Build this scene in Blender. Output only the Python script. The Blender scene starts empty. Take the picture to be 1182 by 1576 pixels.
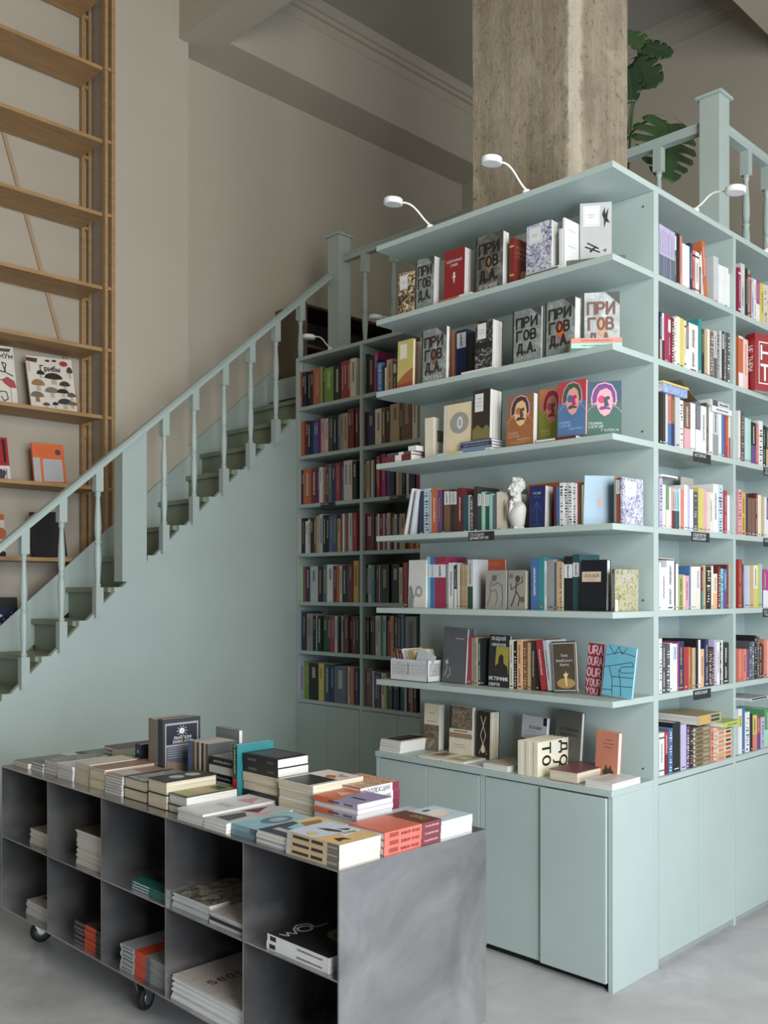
import bpy, bmesh, math, random
from mathutils import Vector, Matrix
SC = bpy.context.scene
COL = SC.collection
random.seed(7)
PI = math.pi
Q = math.sqrt(0.5)
FPX, CX, HY, EYE = 1460.0, 591.0, 907.0, 1.5      # focal length in pixels, centre column, eye level row, eye height

# ------------------------------------------------------------------ camera, light, exposure
cam = bpy.data.cameras.new('camera')
cam_o = bpy.data.objects.new('camera', cam)
COL.objects.link(cam_o)
cam_o.location = (0, 0, EYE)
cam_o.rotation_euler = (math.radians(90), 0, math.radians(-45))
cam.sensor_fit = 'VERTICAL'
cam.sensor_height = 36
cam.lens = 36 * FPX / 1576
cam.shift_y = (HY - 788) / 1576
cam.clip_start = 0.05
SC.camera = cam_o
SC.view_settings.view_transform = 'Standard'
SC.view_settings.look = 'None'
SC.view_settings.gamma = 1
SC.view_settings.use_curve_mapping = False
SC.view_settings.exposure = 1.28

world = bpy.data.worlds.new('world')
SC.world = world
world.use_nodes = True
wb = world.node_tree.nodes['Background']
wb.inputs[0].default_value = (0.75, 0.85, 1.0, 1)
wb.inputs[1].default_value = 0.3

def area(name, loc, rot, sx, sy, power, color):
    l = bpy.data.lights.new(name, 'AREA')
    l.shape = 'RECTANGLE'; l.size = sx; l.size_y = sy
    l.energy = power; l.color = color
    o = bpy.data.objects.new(name, l); COL.objects.link(o)
    o.location = loc; o.rotation_euler = rot
    return o
# daylight through the street windows: (x centre, width) in the wall y=-3, and y centre in the wall x=-3
WIN_S = [(0.55, 1.8, 132), (2.4, 1.3, 34), (4.5, 1.6, 8), (6.1, 1.2, 13)]
WIN_W = []
WFY = -1.7
for x, w, p in WIN_S:      # each opening's light is split: cool below, a warm tint added above
    area('window_daylight', (x, WFY - .02, 1.30), (math.radians(90), 0, 0), w, 1.5, p * .5, (0.80, 0.90, 1.0))
    area('window_daylight', (x, WFY - .02, 3.00), (math.radians(90), 0, 0), w, 1.8, p * .5, (1.0, 0.97, 0.88))
for y, w, p in WIN_W:
    area('window_daylight', (-3.02, y, 2.4), (math.radians(90), 0, math.radians(-90)), w, 3.0, p, (0.94, 0.97, 1.0))

area('added_warm_fill', (1.2, 1.6, 5.9), (0, 0, 0), 1.6, 1.6, 7, (1.0, 0.84, 0.62))  # unseen warm fill, added to warm the upper walls

# ------------------------------------------------------------------ helpers
def rx(px): return (px - CX) / FPX
def onX(px, py, X):
    r = rx(px); t = X / (Q * (1 + r))
    return Vector((X, t * Q * (1 - r), EYE + t * (HY - py) / FPX))
def onY(px, py, Y):
    r = rx(px); t = Y / (Q * (1 - r))
    return Vector((t * Q * (1 + r), Y, EYE + t * (HY - py) / FPX))
def onZ(px, py, Z):
    r = rx(px); t = (Z - EYE) * FPX / (HY - py)
    return Vector((t * Q * (1 + r), t * Q * (1 - r), Z))

def lin(c):
    return tuple(((v / 255) / 12.92 if v / 255 <= .04045 else ((v / 255 + .055) / 1.055) ** 2.4) for v in c)
MATS = {}
def M(rgb, rough=.5, metal=0., noise=.06, key=None, coat=0.):
    k = key or (tuple(rgb), rough, metal)
    if k in MATS: return MATS[k]
    m = bpy.data.materials.new('paint_%d_%d_%d' % tuple(rgb))
    m.use_nodes = True
    nt = m.node_tree; b = nt.nodes['Principled BSDF']
    c = lin(rgb)
    b.inputs['Base Color'].default_value = (*c, 1)
    b.inputs['Roughness'].default_value = rough
    b.inputs['Metallic'].default_value = metal
    if noise:
        tc = nt.nodes.new('ShaderNodeTexCoord')
        n = nt.nodes.new('ShaderNodeTexNoise'); n.inputs['Scale'].default_value = 14; n.inputs['Detail'].default_value = 4
        r = nt.nodes.new('ShaderNodeValToRGB')
        r.color_ramp.elements[0].position = .3; r.color_ramp.elements[1].position = .7
        r.color_ramp.elements[0].color = (*[v * (1 - noise) for v in c], 1)
        r.color_ramp.elements[1].color = (*[min(1, v * (1 + noise)) for v in c], 1)
        nt.links.new(tc.outputs['Object'], n.inputs['Vector'])
        nt.links.new(n.outputs['Fac'], r.inputs['Fac'])
        nt.links.new(r.outputs['Color'], b.inputs['Base Color'])
    MATS[k] = m
    return m

def node_mat(name, fn, rough=.6, metal=0.):
    m = bpy.data.materials.new(name); m.use_nodes = True
    nt = m.node_tree; b = nt.nodes['Principled BSDF']
    b.inputs['Roughness'].default_value = rough
    b.inputs['Metallic'].default_value = metal
    fn(nt, b); MATS[name] = m
    return m
def N(nt, t, **kw):
    n = nt.nodes.new(t)
    for k, v in kw.items():
        if k.startswith('i_'): n.inputs[k[2:].replace('_', ' ')].default_value = v
        else: setattr(n, k, v)
    return n
def ramp(nt, fac, stops):
    r = N(nt, 'ShaderNodeValToRGB'); e = r.color_ramp.elements
    while len(e) < len(stops): e.new(.5)
    for el, (p, c) in zip(e, stops):
        el.position = p; el.color = (*lin(c), 1)
    nt.links.new(fac, r.inputs['Fac'])
    return r
def mixc(nt, fac, a, b, mode='MIX'):
    m = N(nt, 'ShaderNodeMix', data_type='RGBA', blend_type=mode)
    if isinstance(fac, float): m.inputs[0].default_value = fac
    else: nt.links.new(fac, m.inputs[0])
    nt.links.new(a, m.inputs[6]); nt.links.new(b, m.inputs[7])
    return m.outputs[2]
def bump(nt, b, h, s, d=.01):
    n = N(nt, 'ShaderNodeBump'); n.inputs['Strength'].default_value = s; n.inputs['Distance'].default_value = d
    nt.links.new(h, n.inputs['Height']); nt.links.new(n.outputs[0], b.inputs['Normal'])
def mapping(nt, sc=(1, 1, 1)):
    tc = N(nt, 'ShaderNodeTexCoord'); mp = N(nt, 'ShaderNodeMapping'); mp.inputs['Scale'].default_value = sc
    nt.links.new(tc.outputs['Object'], mp.inputs[0]); return mp.outputs[0]
def noise(nt, vec, scale, detail=5, rough=.55, dist=0):
    n = N(nt, 'ShaderNodeTexNoise'); n.inputs['Scale'].default_value = scale; n.inputs['Detail'].default_value = detail
    n.inputs['Roughness'].default_value = rough; n.inputs['Distortion'].default_value = dist
    nt.links.new(vec, n.inputs['Vector']); return n.outputs['Fac']

MINT_RGB = (172, 193, 184)
def _mint(nt, b):
    v = mapping(nt); n = noise(nt, v, 2.5, 3)
    r = ramp(nt, n, [(.3, (167, 181, 177)), (.7, (173, 187, 183))]); nt.links.new(r.outputs[0], b.inputs['Base Color'])
    bump(nt, b, noise(nt, v, 160, 2), .05, .002)
MINT = node_mat('mint_paint', _mint, .42)
def _plaster(nt, b):
    v = mapping(nt); n = noise(nt, v, .9, 5)
    r = ramp(nt, n, [(.3, (181, 173, 158)), (.7, (188, 180, 165))]); nt.links.new(r.outputs[0], b.inputs['Base Color'])
    bump(nt, b, noise(nt, v, 30, 4), .12, .004)
PLASTER = node_mat('warm_grey_plaster', _plaster, .8)
def _ceil(nt, b):
    v = mapping(nt); n = noise(nt, v, 1.2, 5)
    r = ramp(nt, n, [(.3, (164, 158, 148)), (.7, (172, 166, 156))]); nt.links.new(r.outputs[0], b.inputs['Base Color'])
CEIL = node_mat('grey_ceiling_paint', _ceil, .85)
def _floor(nt, b):
    v = mapping(nt)
    a = noise(nt, v, 1.1, 8, .62, 1.2); c = noise(nt, v, 5, 6, .6, .5)
    r1 = ramp(nt, a, [(.30, (146, 148, 150)), (.46, (182, 182, 184)), (.56, (176, 175, 176)), (.68, (204, 203, 204))])
    r2 = ramp(nt, c, [(.3, (150, 151, 153)), (.7, (202, 202, 203))])
    nt.links.new(mixc(nt, .35, r1.outputs[0], r2.outputs[0]), b.inputs['Base Color'])
    rr = N(nt, 'ShaderNodeMapRange'); rr.inputs[3].default_value = .32; rr.inputs[4].default_value = .52
    nt.links.new(a, rr.inputs[0]); nt.links.new(rr.outputs[0], b.inputs['Roughness'])
    bump(nt, b, c, .05, .01)
FLOOR = node_mat('polished_concrete', _floor, .4)
def _conc(nt, b):
    v = mapping(nt, (1, 1, .25)); v2 = mapping(nt)
    a = noise(nt, v, 7, 10, .7, .5); c = noise(nt, v2, 2.6, 8, .62, .9); d = noise(nt, v2, 34, 10, .78)
    r1 = ramp(nt, a, [(.30, (128, 116, 100)), (.45, (168, 156, 138)), (.58, (196, 184, 166)), (.74, (222, 213, 197))])
    r2 = ramp(nt, c, [(.34, (138, 126, 110)), (.46, (184, 172, 154)), (.56, (170, 158, 140)), (.68, (218, 209, 192))])
    x = mixc(nt, .5, r1.outputs[0], r2.outputs[0])
    r3 = ramp(nt, d, [(.33, (110, 102, 90)), (.43, (238, 236, 230)), (1, (255, 255, 255))])
    x = mixc(nt, .75, x, r3.outputs[0], 'MULTIPLY')
    tc = N(nt, 'ShaderNodeTexCoord'); sx = N(nt, 'ShaderNodeSeparateXYZ'); nt.links.new(tc.outputs['Object'], sx.inputs[0])
    su = N(nt, 'ShaderNodeMath', operation='SUBTRACT'); nt.links.new(sx.outputs[0], su.inputs[0]); nt.links.new(sx.outputs[1], su.inputs[1])
    wob = N(nt, 'ShaderNodeMath', operation='MULTIPLY_ADD'); wob.inputs[1].default_value = .03
    nt.links.new(noise(nt, v2, 6, 4), wob.inputs[0]); nt.links.new(su.outputs[0], wob.inputs[2])
    dv = N(nt, 'ShaderNodeMath', operation='DIVIDE'); nt.links.new(wob.outputs[0], dv.inputs[0]); dv.inputs[1].default_value = .118
    fr = N(nt, 'ShaderNodeMath', operation='FRACT'); nt.links.new(dv.outputs[0], fr.inputs[0])
    r4 = ramp(nt, fr.outputs[0], [(.0, (150, 140, 126)), (.05, (246, 244, 240)), (.5, (255, 255, 255)), (.51, (228, 224, 216)), (.97, (236, 233, 226)), (1, (150, 140, 126))])
    x = mixc(nt, .32, x, r4.outputs[0], 'MULTIPLY')
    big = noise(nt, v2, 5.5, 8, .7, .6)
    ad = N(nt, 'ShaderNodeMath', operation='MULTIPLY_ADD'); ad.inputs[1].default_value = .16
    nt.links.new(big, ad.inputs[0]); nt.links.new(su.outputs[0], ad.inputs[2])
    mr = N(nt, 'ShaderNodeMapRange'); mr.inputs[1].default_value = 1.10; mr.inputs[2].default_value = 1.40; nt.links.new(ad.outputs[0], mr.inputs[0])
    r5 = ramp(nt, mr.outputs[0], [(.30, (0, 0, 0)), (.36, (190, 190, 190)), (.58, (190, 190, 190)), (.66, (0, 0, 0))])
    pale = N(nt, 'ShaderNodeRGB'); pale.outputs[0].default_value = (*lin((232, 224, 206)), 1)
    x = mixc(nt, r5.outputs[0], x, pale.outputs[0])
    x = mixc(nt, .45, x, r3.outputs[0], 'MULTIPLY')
    nt.links.new(x, b.inputs['Base Color'])
    hm = N(nt, 'ShaderNodeMath', operation='MULTIPLY_ADD'); hm.inputs[1].default_value = .6
    nt.links.new(a, hm.inputs[0]); nt.links.new(d, hm.inputs[2])
    bump(nt, b, hm.outputs[0], .9, .018)
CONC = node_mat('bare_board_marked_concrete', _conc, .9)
def _wood(nt, b):
    v = mapping(nt, (1, 6, 6)); a = noise(nt, v, 5, 6, .6, .4)
    r = ramp(nt, a, [(.3, (156, 122, 82)), (.7, (182, 146, 102))]); nt.links.new(r.outputs[0], b.inputs['Base Color'])
WOOD = node_mat('pale_pine_wood', _wood, .55)
def _steel(nt, b):
    v = mapping(nt); a = noise(nt, v, 3.0, 7, .6, .8); c = noise(nt, mapping(nt, (1, 1, .15)), 18, 4)
    r = ramp(nt, a, [(.3, (148, 148, 150)), (.7, (204, 203, 204))]); nt.links.new(r.outputs[0], b.inputs['Base Color'])
    rr = N(nt, 'ShaderNodeMapRange'); rr.inputs[3].default_value = .18; rr.inputs[4].default_value = .32
    nt.links.new(c, rr.inputs[0]); nt.links.new(rr.outputs[0], b.inputs['Roughness'])
STAIR = node_mat('olive_green_stair_paint', lambda nt, b: (lambda r: (nt.links.new(r.outputs[0], b.inputs['Base Color'])))(ramp(nt, noise(nt, mapping(nt), 4, 4), [(.3, (122, 134, 112)), (.7, (134, 146, 124))])), .45)
STEEL = node_mat('raw_steel_sheet', _steel, .35, .92)
def _page(nt, b):
    v = mapping(nt, (260, 3, 3)); a = noise(nt, v, 1, 2)
    r = ramp(nt, a, [(.35, (190, 187, 180)), (.65, (220, 218, 213))]); nt.links.new(r.outputs[0], b.inputs['Base Color'])
PAGE = node_mat('white_page_edges', _page, .8)
def _page2(nt, b):
    v = mapping(nt, (260, 3, 3)); a = noise(nt, v, 1, 2)
    r = ramp(nt, a, [(.35, (186, 174, 150)), (.65, (216, 206, 184))]); nt.links.new(r.outputs[0], b.inputs['Base Color'])
PAGE2 = node_mat('cream_page_edges', _page2, .8)
def _treeart(nt, b, cols):
    v = mapping(nt); a = noise(nt, v, 32, 6, .8, 2.2)
    r = ramp(nt, a, cols); nt.links.new(r.outputs[0], b.inputs['Base Color'])
def art_mat(name, cols, scale=32, rough=.45):
    def f(nt, b):
        v = mapping(nt); a = noise(nt, v, scale, 6, .8, 2.2)
        r = ramp(nt, a, cols); nt.links.new(r.outputs[0], b.inputs['Base Color'])
    return node_mat(name, f, rough)
ART = {
 'bluetree': art_mat('blue_branch_print', [(.40, (60, 62, 96)), (.47, (150, 150, 176)), (.55, (205, 205, 214)), (.7, (216, 216, 222))]),
 'browntree': art_mat('brown_branch_print', [(.42, (52, 38, 30)), (.50, (70, 52, 42)), (.53, (212, 192, 152)), (.7, (222, 205, 170))], 22),
 'crumple': art_mat('crumpled_foil_print', [(.3, (92, 99, 98)), (.5, (128, 135, 133)), (.62, (160, 167, 164)), (.8, (118, 124, 122))], 9),
 'crumple_light': art_mat('pale_crumpled_foil_print', [(.3, (130, 138, 137)), (.5, (168, 174, 172)), (.62, (196, 200, 198)), (.8, (150, 157, 156))], 9),
 'crumple_dark': art_mat('dark_crumpled_foil_print', [(.3, (58, 58, 54)), (.5, (88, 88, 83)), (.62, (128, 126, 116)), (.8, (74, 74, 70))], 9),
 'forest': art_mat('dark_forest_print', [(.4, (30, 28, 28)), (.5, (50, 47, 46)), (.58, (150, 148, 146)), (.7, (60, 58, 56))], 24),
 'floral': art_mat('floral_print', [(.35, (74, 78, 52)), (.45, (128, 124, 84)), (.53, (190, 186, 156)), (.61, (150, 126, 96)), (.72, (206, 204, 184))], 30),
 'wine': art_mat('wine_pattern_print', [(.42, (70, 38, 44)), (.5, (112, 56, 64)), (.56, (150, 100, 104)), (.65, (84, 44, 50))], 60),
 'pattern': art_mat('black_white_pattern_print', [(.44, (40, 36, 44)), (.5, (60, 52, 60)), (.54, (200, 190, 206)), (.7, (222, 214, 224))], 70),
 'photo': art_mat('sepia_photo_print', [(.3, (60, 50, 42)), (.5, (110, 94, 78)), (.65, (168, 150, 126)), (.8, (190, 176, 150))], 20),
 'sky': art_mat('blue_sky_print', [(.3, (98, 116, 160)), (.5, (140, 158, 196)), (.65, (196, 206, 224)), (.8, (160, 176, 208))], 12),
 'aqua': art_mat('aqua_print', [(.3, (120, 168, 180)), (.5, (146, 190, 200)), (.7, (168, 204, 212))], 10),
 'marble': art_mat('grey_photo_print', [(.3, (90, 92, 92)), (.5, (140, 142, 140)), (.65, (186, 188, 186)), (.8, (120, 124, 124))], 14),
 'gold': art_mat('autumn_print', [(.35, (60, 40, 24)), (.5, (170, 110, 50)), (.6, (214, 170, 100)), (.75, (226, 214, 190))], 26),
}

PAL = dict(w=(214, 215, 216), cr=(220, 210, 186), g=(140, 142, 144), lg=(184, 187, 190), dg=(78, 80, 83), k=(30, 30, 33),
 r=(172, 44, 48), dr=(112, 34, 38), cm=(158, 38, 74), mg=(172, 48, 120), pk=(214, 150, 164), sal=(212, 116, 98), o=(196, 98, 56),
 y=(204, 188, 96), my=(208, 160, 70), tan=(186, 158, 116), br=(118, 84, 62), db=(62, 48, 42), gn=(74, 150, 96), dgn=(40, 74, 56),
 ol=(158, 160, 88), tl=(44, 134, 138), dt=(38, 78, 86), aq=(126, 190, 206), b=(62, 106, 164), nv=(36, 46, 88), pu=(96, 62, 128),
 lv=(178, 170, 202), bg=(206, 196, 180), sl=(92, 102, 118), pb=(176, 200, 214), lm=(178, 190, 78), bright_green=(110, 160, 50), pe=(224, 168, 124), mi=(150, 206, 178))
for _k, _v in PAL.items():
    _g = sum(_v) / 3; PAL[_k] = tuple(int(_g + (q - _g) * .84) for q in _v)
CNAME = dict(w='white', cr='cream', g='grey', lg='light grey', dg='dark grey', k='black', r='red', dr='dark red', cm='crimson', mg='magenta',
 pk='pink', sal='salmon', o='orange', y='yellow', my='mustard', tan='tan', br='brown', db='dark brown', gn='green', dgn='dark green',
 ol='olive', tl='teal', dt='dark teal', aq='aqua', b='blue', nv='navy', pu='purple', lv='lavender', bg='beige', sl='slate', pb='pale blue',
 lm='lime', bright_green='bright green', pe='peach', mi='mint')
CNAME.update(bluetree='branch-patterned', browntree='brown branch-patterned', crumple='grey crumpled-foil', crumple_light='pale crumpled-foil',
 crumple_dark='dark crumpled-foil', forest='dark forest-print', floral='floral', wine='wine-patterned', pattern='black-and-white patterned',
 photo='sepia', sky='sky-blue', marble='mottled grey', gold='autumn-toned')
def CM(c):
    if isinstance(c, bpy.types.Material): return c
    if isinstance(c, str):
        if c in ART: return ART[c]
        return M(PAL[c], .42, noise=.05)
    return M(c, .42, noise=.05)

ORD = ['zeroth', 'first', 'second', 'third', 'fourth', 'fifth', 'sixth', 'seventh', 'eighth', 'ninth', 'tenth', 'eleventh', 'twelfth', 'thirteenth',
 'fourteenth', 'fifteenth', 'sixteenth', 'seventeenth', 'eighteenth', 'nineteenth', 'twentieth', 'twenty-first', 'twenty-second', 'twenty-third',
 'twenty-fourth', 'twenty-fifth', 'twenty-sixth', 'twenty-seventh', 'twenty-eighth', 'twenty-ninth', 'thirtieth']

def tag(o, label=None, cat=None, group=None, kind=None):
    if label: o['label'] = label
    if cat: o['category'] = cat
    if group: o['group'] = group
    if kind: o['kind'] = kind
    return o

class MB:
    """collects polygons; one mesh, several material slots"""
    def __init__(s): s.v = []; s.f = []; s.m = []; s.mats = []; s.sm = []
    def mi(s, m):
        if m not in s.mats: s.mats.append(m)
        return s.mats.index(m)
    def poly(s, pts, m, smooth=False):
        b = len(s.v); s.v += [tuple(p) for p in pts]; s.f.append(tuple(range(b, b + len(pts)))); s.m.append(s.mi(m)); s.sm.append(smooth)
    def box(s, x0, x1, y0, y1, z0, z1, m, T=None):
        P = [Vector(p) for p in ((x0,y0,z0),(x1,y0,z0),(x1,y1,z0),(x0,y1,z0),(x0,y0,z1),(x1,y0,z1),(x1,y1,z1),(x0,y1,z1))]
        if T is not None: P = [T @ p for p in P]
        b = len(s.v); s.v += [tuple(p) for p in P]; k = s.mi(m)
        for f in ((0,3,2,1),(4,5,6,7),(0,1,5,4),(1,2,6,5),(2,3,7,6),(3,0,4,7)):
            s.f.append(tuple(b + i for i in f)); s.m.append(k); s.sm.append(False)
        return s
    def prism(s, pts, d, m):
        """pts: planar loop, d: extrusion vector"""
        d = Vector(d); n = len(pts); b = len(s.v); k = s.mi(m)
        s.v += [tuple(Vector(p)) for p in pts] + [tuple(Vector(p) + d) for p in pts]
        s.f.append(tuple(b + i for i in range(n - 1, -1, -1))); s.f.append(tuple(b + n + i for i in range(n)))
        for i in range(n):
            j = (i + 1) % n; s.f.append((b + i, b + j, b + n + j, b + n + i))
        s.m += [k] * (n + 2); s.sm += [False] * (n + 2)
        return s
    def tube(s, pts, r, m, seg=10, caps=True):
        pts = [Vector(p) for p in pts]; rr = r if isinstance(r, (list, tuple)) else [r] * len(pts)
        b = len(s.v); k = s.mi(m); up = Vector((0, 0, 1))
        prev = None
        for i, p in enumerate(pts):
            d = (pts[min(i + 1, len(pts) - 1)] - pts[max(i - 1, 0)]).normalized()
            if prev is None:
                a = d.cross(up)
                if a.length < 1e-3: a = d.cross(Vector((1, 0, 0)))
                a.normalize()
            else:
                a = (prev - d * prev.dot(d)).normalized()
            prev = a; c = d.cross(a)
            for j in range(seg):
                t = 2 * PI * j / seg
                s.v.append(tuple(p + (a * math.cos(t) + c * math.sin(t)) * rr[i]))
        for i in range(len(pts) - 1):
            for j in range(seg):
                j2 = (j + 1) % seg
                s.f.append((b + i*seg + j, b + i*seg + j2, b + (i+1)*seg + j2, b + (i+1)*seg + j)); s.m.append(k); s.sm.append(True)
        if caps:
            s.f.append(tuple(b + j for j in range(seg - 1, -1, -1))); s.f.append(tuple(b + (len(pts)-1)*seg + j for j in range(seg)))
            s.m += [k, k]; s.sm += [False, False]
        return s
    def lathe(s, prof, m, c=(0,0,0), seg=16, T=None):
        """prof: (r,z) list about z axis"""
        b = len(s.v); k = s.mi(m)
        for r, z in prof:
            for j in range(seg):
                t = 2 * PI * j / seg
                p = Vector((c[0] + r * math.cos(t), c[1] + r * math.sin(t), c[2] + z))
                if T is not None: p = T @ p
                s.v.append(tuple(p))
        for i in range(len(prof) - 1):
            for j in range(seg):
                j2 = (j + 1) % seg
                s.f.append((b+i*seg+j, b+i*seg+j2, b+(i+1)*seg+j2, b+(i+1)*seg+j)); s.m.append(k); s.sm.append(True)
        s.f.append(tuple(b+j for j in range(seg-1,-1,-1))); s.f.append(tuple(b+(len(prof)-1)*seg+j for j in range(seg)))
        s.m += [k, k]; s.sm += [False, False]
        return s
    def build(s, name, parent=None, origin=None, bevel=0):
        me = bpy.data.meshes.new(name)
        off = Vector(origin) if origin is not None else Vector((0,0,0))
        me.from_pydata([tuple(Vector(v) - off) for v in s.v], [], s.f)
        for m in s.mats: me.materials.append(m)
        me.polygons.foreach_set('material_index', s.m)
        me.polygons.foreach_set('use_smooth', s.sm)
        me.update()
        o = bpy.data.objects.new(name, me); COL.objects.link(o)
        if origin is not None: o.location = off
        if parent is not None: o.parent = parent
        if bevel:
            bv = o.modifiers.new('bevel', 'BEVEL'); bv.width = bevel; bv.segments = 2; bv.limit_method = 'ANGLE'
        return o
def empty(name, loc=(0,0,0)):
    o = bpy.data.objects.new(name, None); COL.objects.link(o); o.location = loc; o.empty_display_size = .1
    return o
def part(mb, name, parent, bevel=0):
    """a part given in world coordinates"""
    off = Vector(parent.location)
    o = mb.build(name, parent, None, bevel)
    o.data.transform(Matrix.Translation(-off))
    return o
def structure(mb, name):
    o = mb.build(name); o['kind'] = 'structure'; return o

def _arc(cx, cy, rx_, ry, a0, a1, n=10):
    return [(cx + rx_ * math.cos(math.radians(a0 + (a1 - a0) * i / n)), cy + ry * math.sin(math.radians(a0 + (a1 - a0) * i / n))) for i in range(n + 1)]
_O = _arc(.5, .5, .46, .5, 0, 360, 18)
GLY = {   # stroke letters on a unit square
 'А': [[(0, 0), (.5, 1), (1, 0)], [(.2, .35), (.8, .35)]], 'Б': [[(.9, 1), (0, 1), (0, 0), (.6, 0)] + _arc(.6, .28, .35, .28, -90, 90) + [(0, .56)]],
 'В': [[(0, 0), (0, 1), (.55, 1)] + _arc(.55, .76, .32, .24, 90, -90) + [(0, .52)], [(.55, .52)] + _arc(.58, .26, .38, .26, 90, -90) + [(0, 0)]],
 'Г': [[(0, 0), (0, 1), (.9, 1)]], 'Д': [[(.2, .16), (.32, 1), (.82, 1), (.82, .16)], [(0, -.14), (0, .14), (1, .14), (1, -.14)]], 'Е': [[(.9, 1), (0, 1), (0, 0), (.9, 0)], [(0, .52), (.8, .52)]],
 'Ж': [[(.5, 0), (.5, 1)], [(0, 1), (.5, .5), (1, 1)], [(0, 0), (.5, .5), (1, 0)]], 'З': [_arc(.42, .76, .42, .24, 130, -90) + _arc(.42, .26, .48, .26, 90, -140)],
 'И': [[(0, 1), (0, 0), (1, 1), (1, 0)]], 'Й': [[(0, 1), (0, 0), (1, 1), (1, 0)], [(.3, 1.2), (.5, 1.12), (.7, 1.2)]], 'К': [[(0, 0), (0, 1)], [(.9, 1), (0, .48), (.95, 0)]],
 'Л': [[(0, 0), (.2, .1), (.3, 1), (.95, 1), (.95, 0)]], 'М': [[(0, 0), (0, 1), (.5, .3), (1, 1), (1, 0)]], 'Н': [[(0, 0), (0, 1)], [(1, 0), (1, 1)], [(0, .5), (1, .5)]], 'О': [_O],
 'П': [[(0, 0), (0, 1), (1, 1), (1, 0)]], 'Р': [[(0, 0), (0, 1), (.55, 1)] + _arc(.55, .73, .38, .27, 90, -90) + [(0, .46)]], 'С': [_arc(.5, .5, .48, .5, 45, 315, 14)],
 'Т': [[(0, 1), (1, 1)], [(.5, 1), (.5, 0)]], 'У': [[(0, 1), (.5, .38)], [(1, 1), (.4, 0), (.1, 0)]], 'Ф': [[(.5, 0), (.5, 1)], _arc(.5, .55, .46, .3, 0, 360, 16)], 'Х': [[(0, 0), (1, 1)], [(0, 1), (1, 0)]],
 'Ц': [[(0, 1), (0, 0), (.85, 0), (.85, 1)], [(.85, 0), (1, 0), (1, -.18)]], 'Ч': [[(0, 1), (0, .5), (.9, .5)], [(.9, 1), (.9, 0)]], 'Ш': [[(0, 1), (0, 0), (1, 0), (1, 1)], [(.5, 0), (.5, 1)]],
 'Ы': [[(0, 1), (0, 0), (.4, 0)] + _arc(.4, .27, .22, .27, -90, 90) + [(0, .54)], [(1, 0), (1, 1)]], 'Ь': [[(0, 1), (0, 0), (.55, 0)] + _arc(.55, .27, .35, .27, -90, 90) + [(0, .54)]],
 'Э': [_arc(.45, .5, .5, .5, 135, -135, 14), [(.3, .5), (.9, .5)]], 'Ю': [[(0, 0), (0, 1)], [(0, .5), (.3, .5)], _arc(.65, .5, .33, .5, 0, 360, 16)], 'Я': [[(1, 0), (1, 1), (.45, 1)] + _arc(.45, .73, .38, .27, 90, 270) + [(1, .46)], [(.5, .46), (0, 0)]],
 'Y': [[(0, 1), (.5, .5), (1, 1)], [(.5, .5), (.5, 0)]], 'R': [[(0, 0), (0, 1), (.55, 1)] + _arc(.55, .73, .38, .27, 90, -90) + [(0, .46)], [(.5, .46), (1, 0)]], 'O': [_O], 'A': [[(0, 0), (.5, 1), (1, 0)], [(.2, .35), (.8, .35)]],
 'U': [[(0, 1), (0, .3)] + _arc(.5, .3, .5, .3, 180, 360) + [(1, 1)]], '.': [[(.4, .0), (.5, .0), (.5, .08), (.4, .08)]], ' ': [],
 'а': [_arc(.45, .33, .42, .33, 0, 360, 14), [(.9, .68), (.9, 0)]], 'р': [_arc(.5, .33, .42, .33, 0, 360, 14), [(.06, .66), (.06, -.3)]], 'е': [[(.08, .34), (.92, .34)] + _arc(.5, .33, .43, .33, 10, 320, 14)],
 'б': [_arc(.5, .33, .42, .33, 0, 360, 14), [(.08, .33), (.15, .8), (.5, .92), (.85, 1)]], 's': [_arc(.5, .50, .38, .17, 30, 270, 8) + _arc(.5, .17, .42, .17, 90, -150, 8)], 'e': [[(.08, .34), (.92, .34)] + _arc(.5, .33, .43, .33, 10, 320, 14)],
 'a': [_arc(.45, .33, .42, .33, 0, 360, 14), [(.9, .68), (.9, 0)]], 'o': [_arc(.5, .33, .43, .33, 0, 360, 14)], 'n': [[(.05, 0), (.05, .66)], [(.05, .4)] + _arc(.48, .40, .40, .26, 150, 0) + [(.88, 0)]],
}
for _c in 'вгджзийклмностчьыя':
    GLY[_c] = [[(x, y * .66) for x, y in st] for st in GLY[_c.upper()]]
WIDE = {'Ш': 1.25, 'М': 1.2, 'Ж': 1.25, 'Ю': 1.35, 'Ы': 1.25, ' ': .5, '.': .35}
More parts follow.
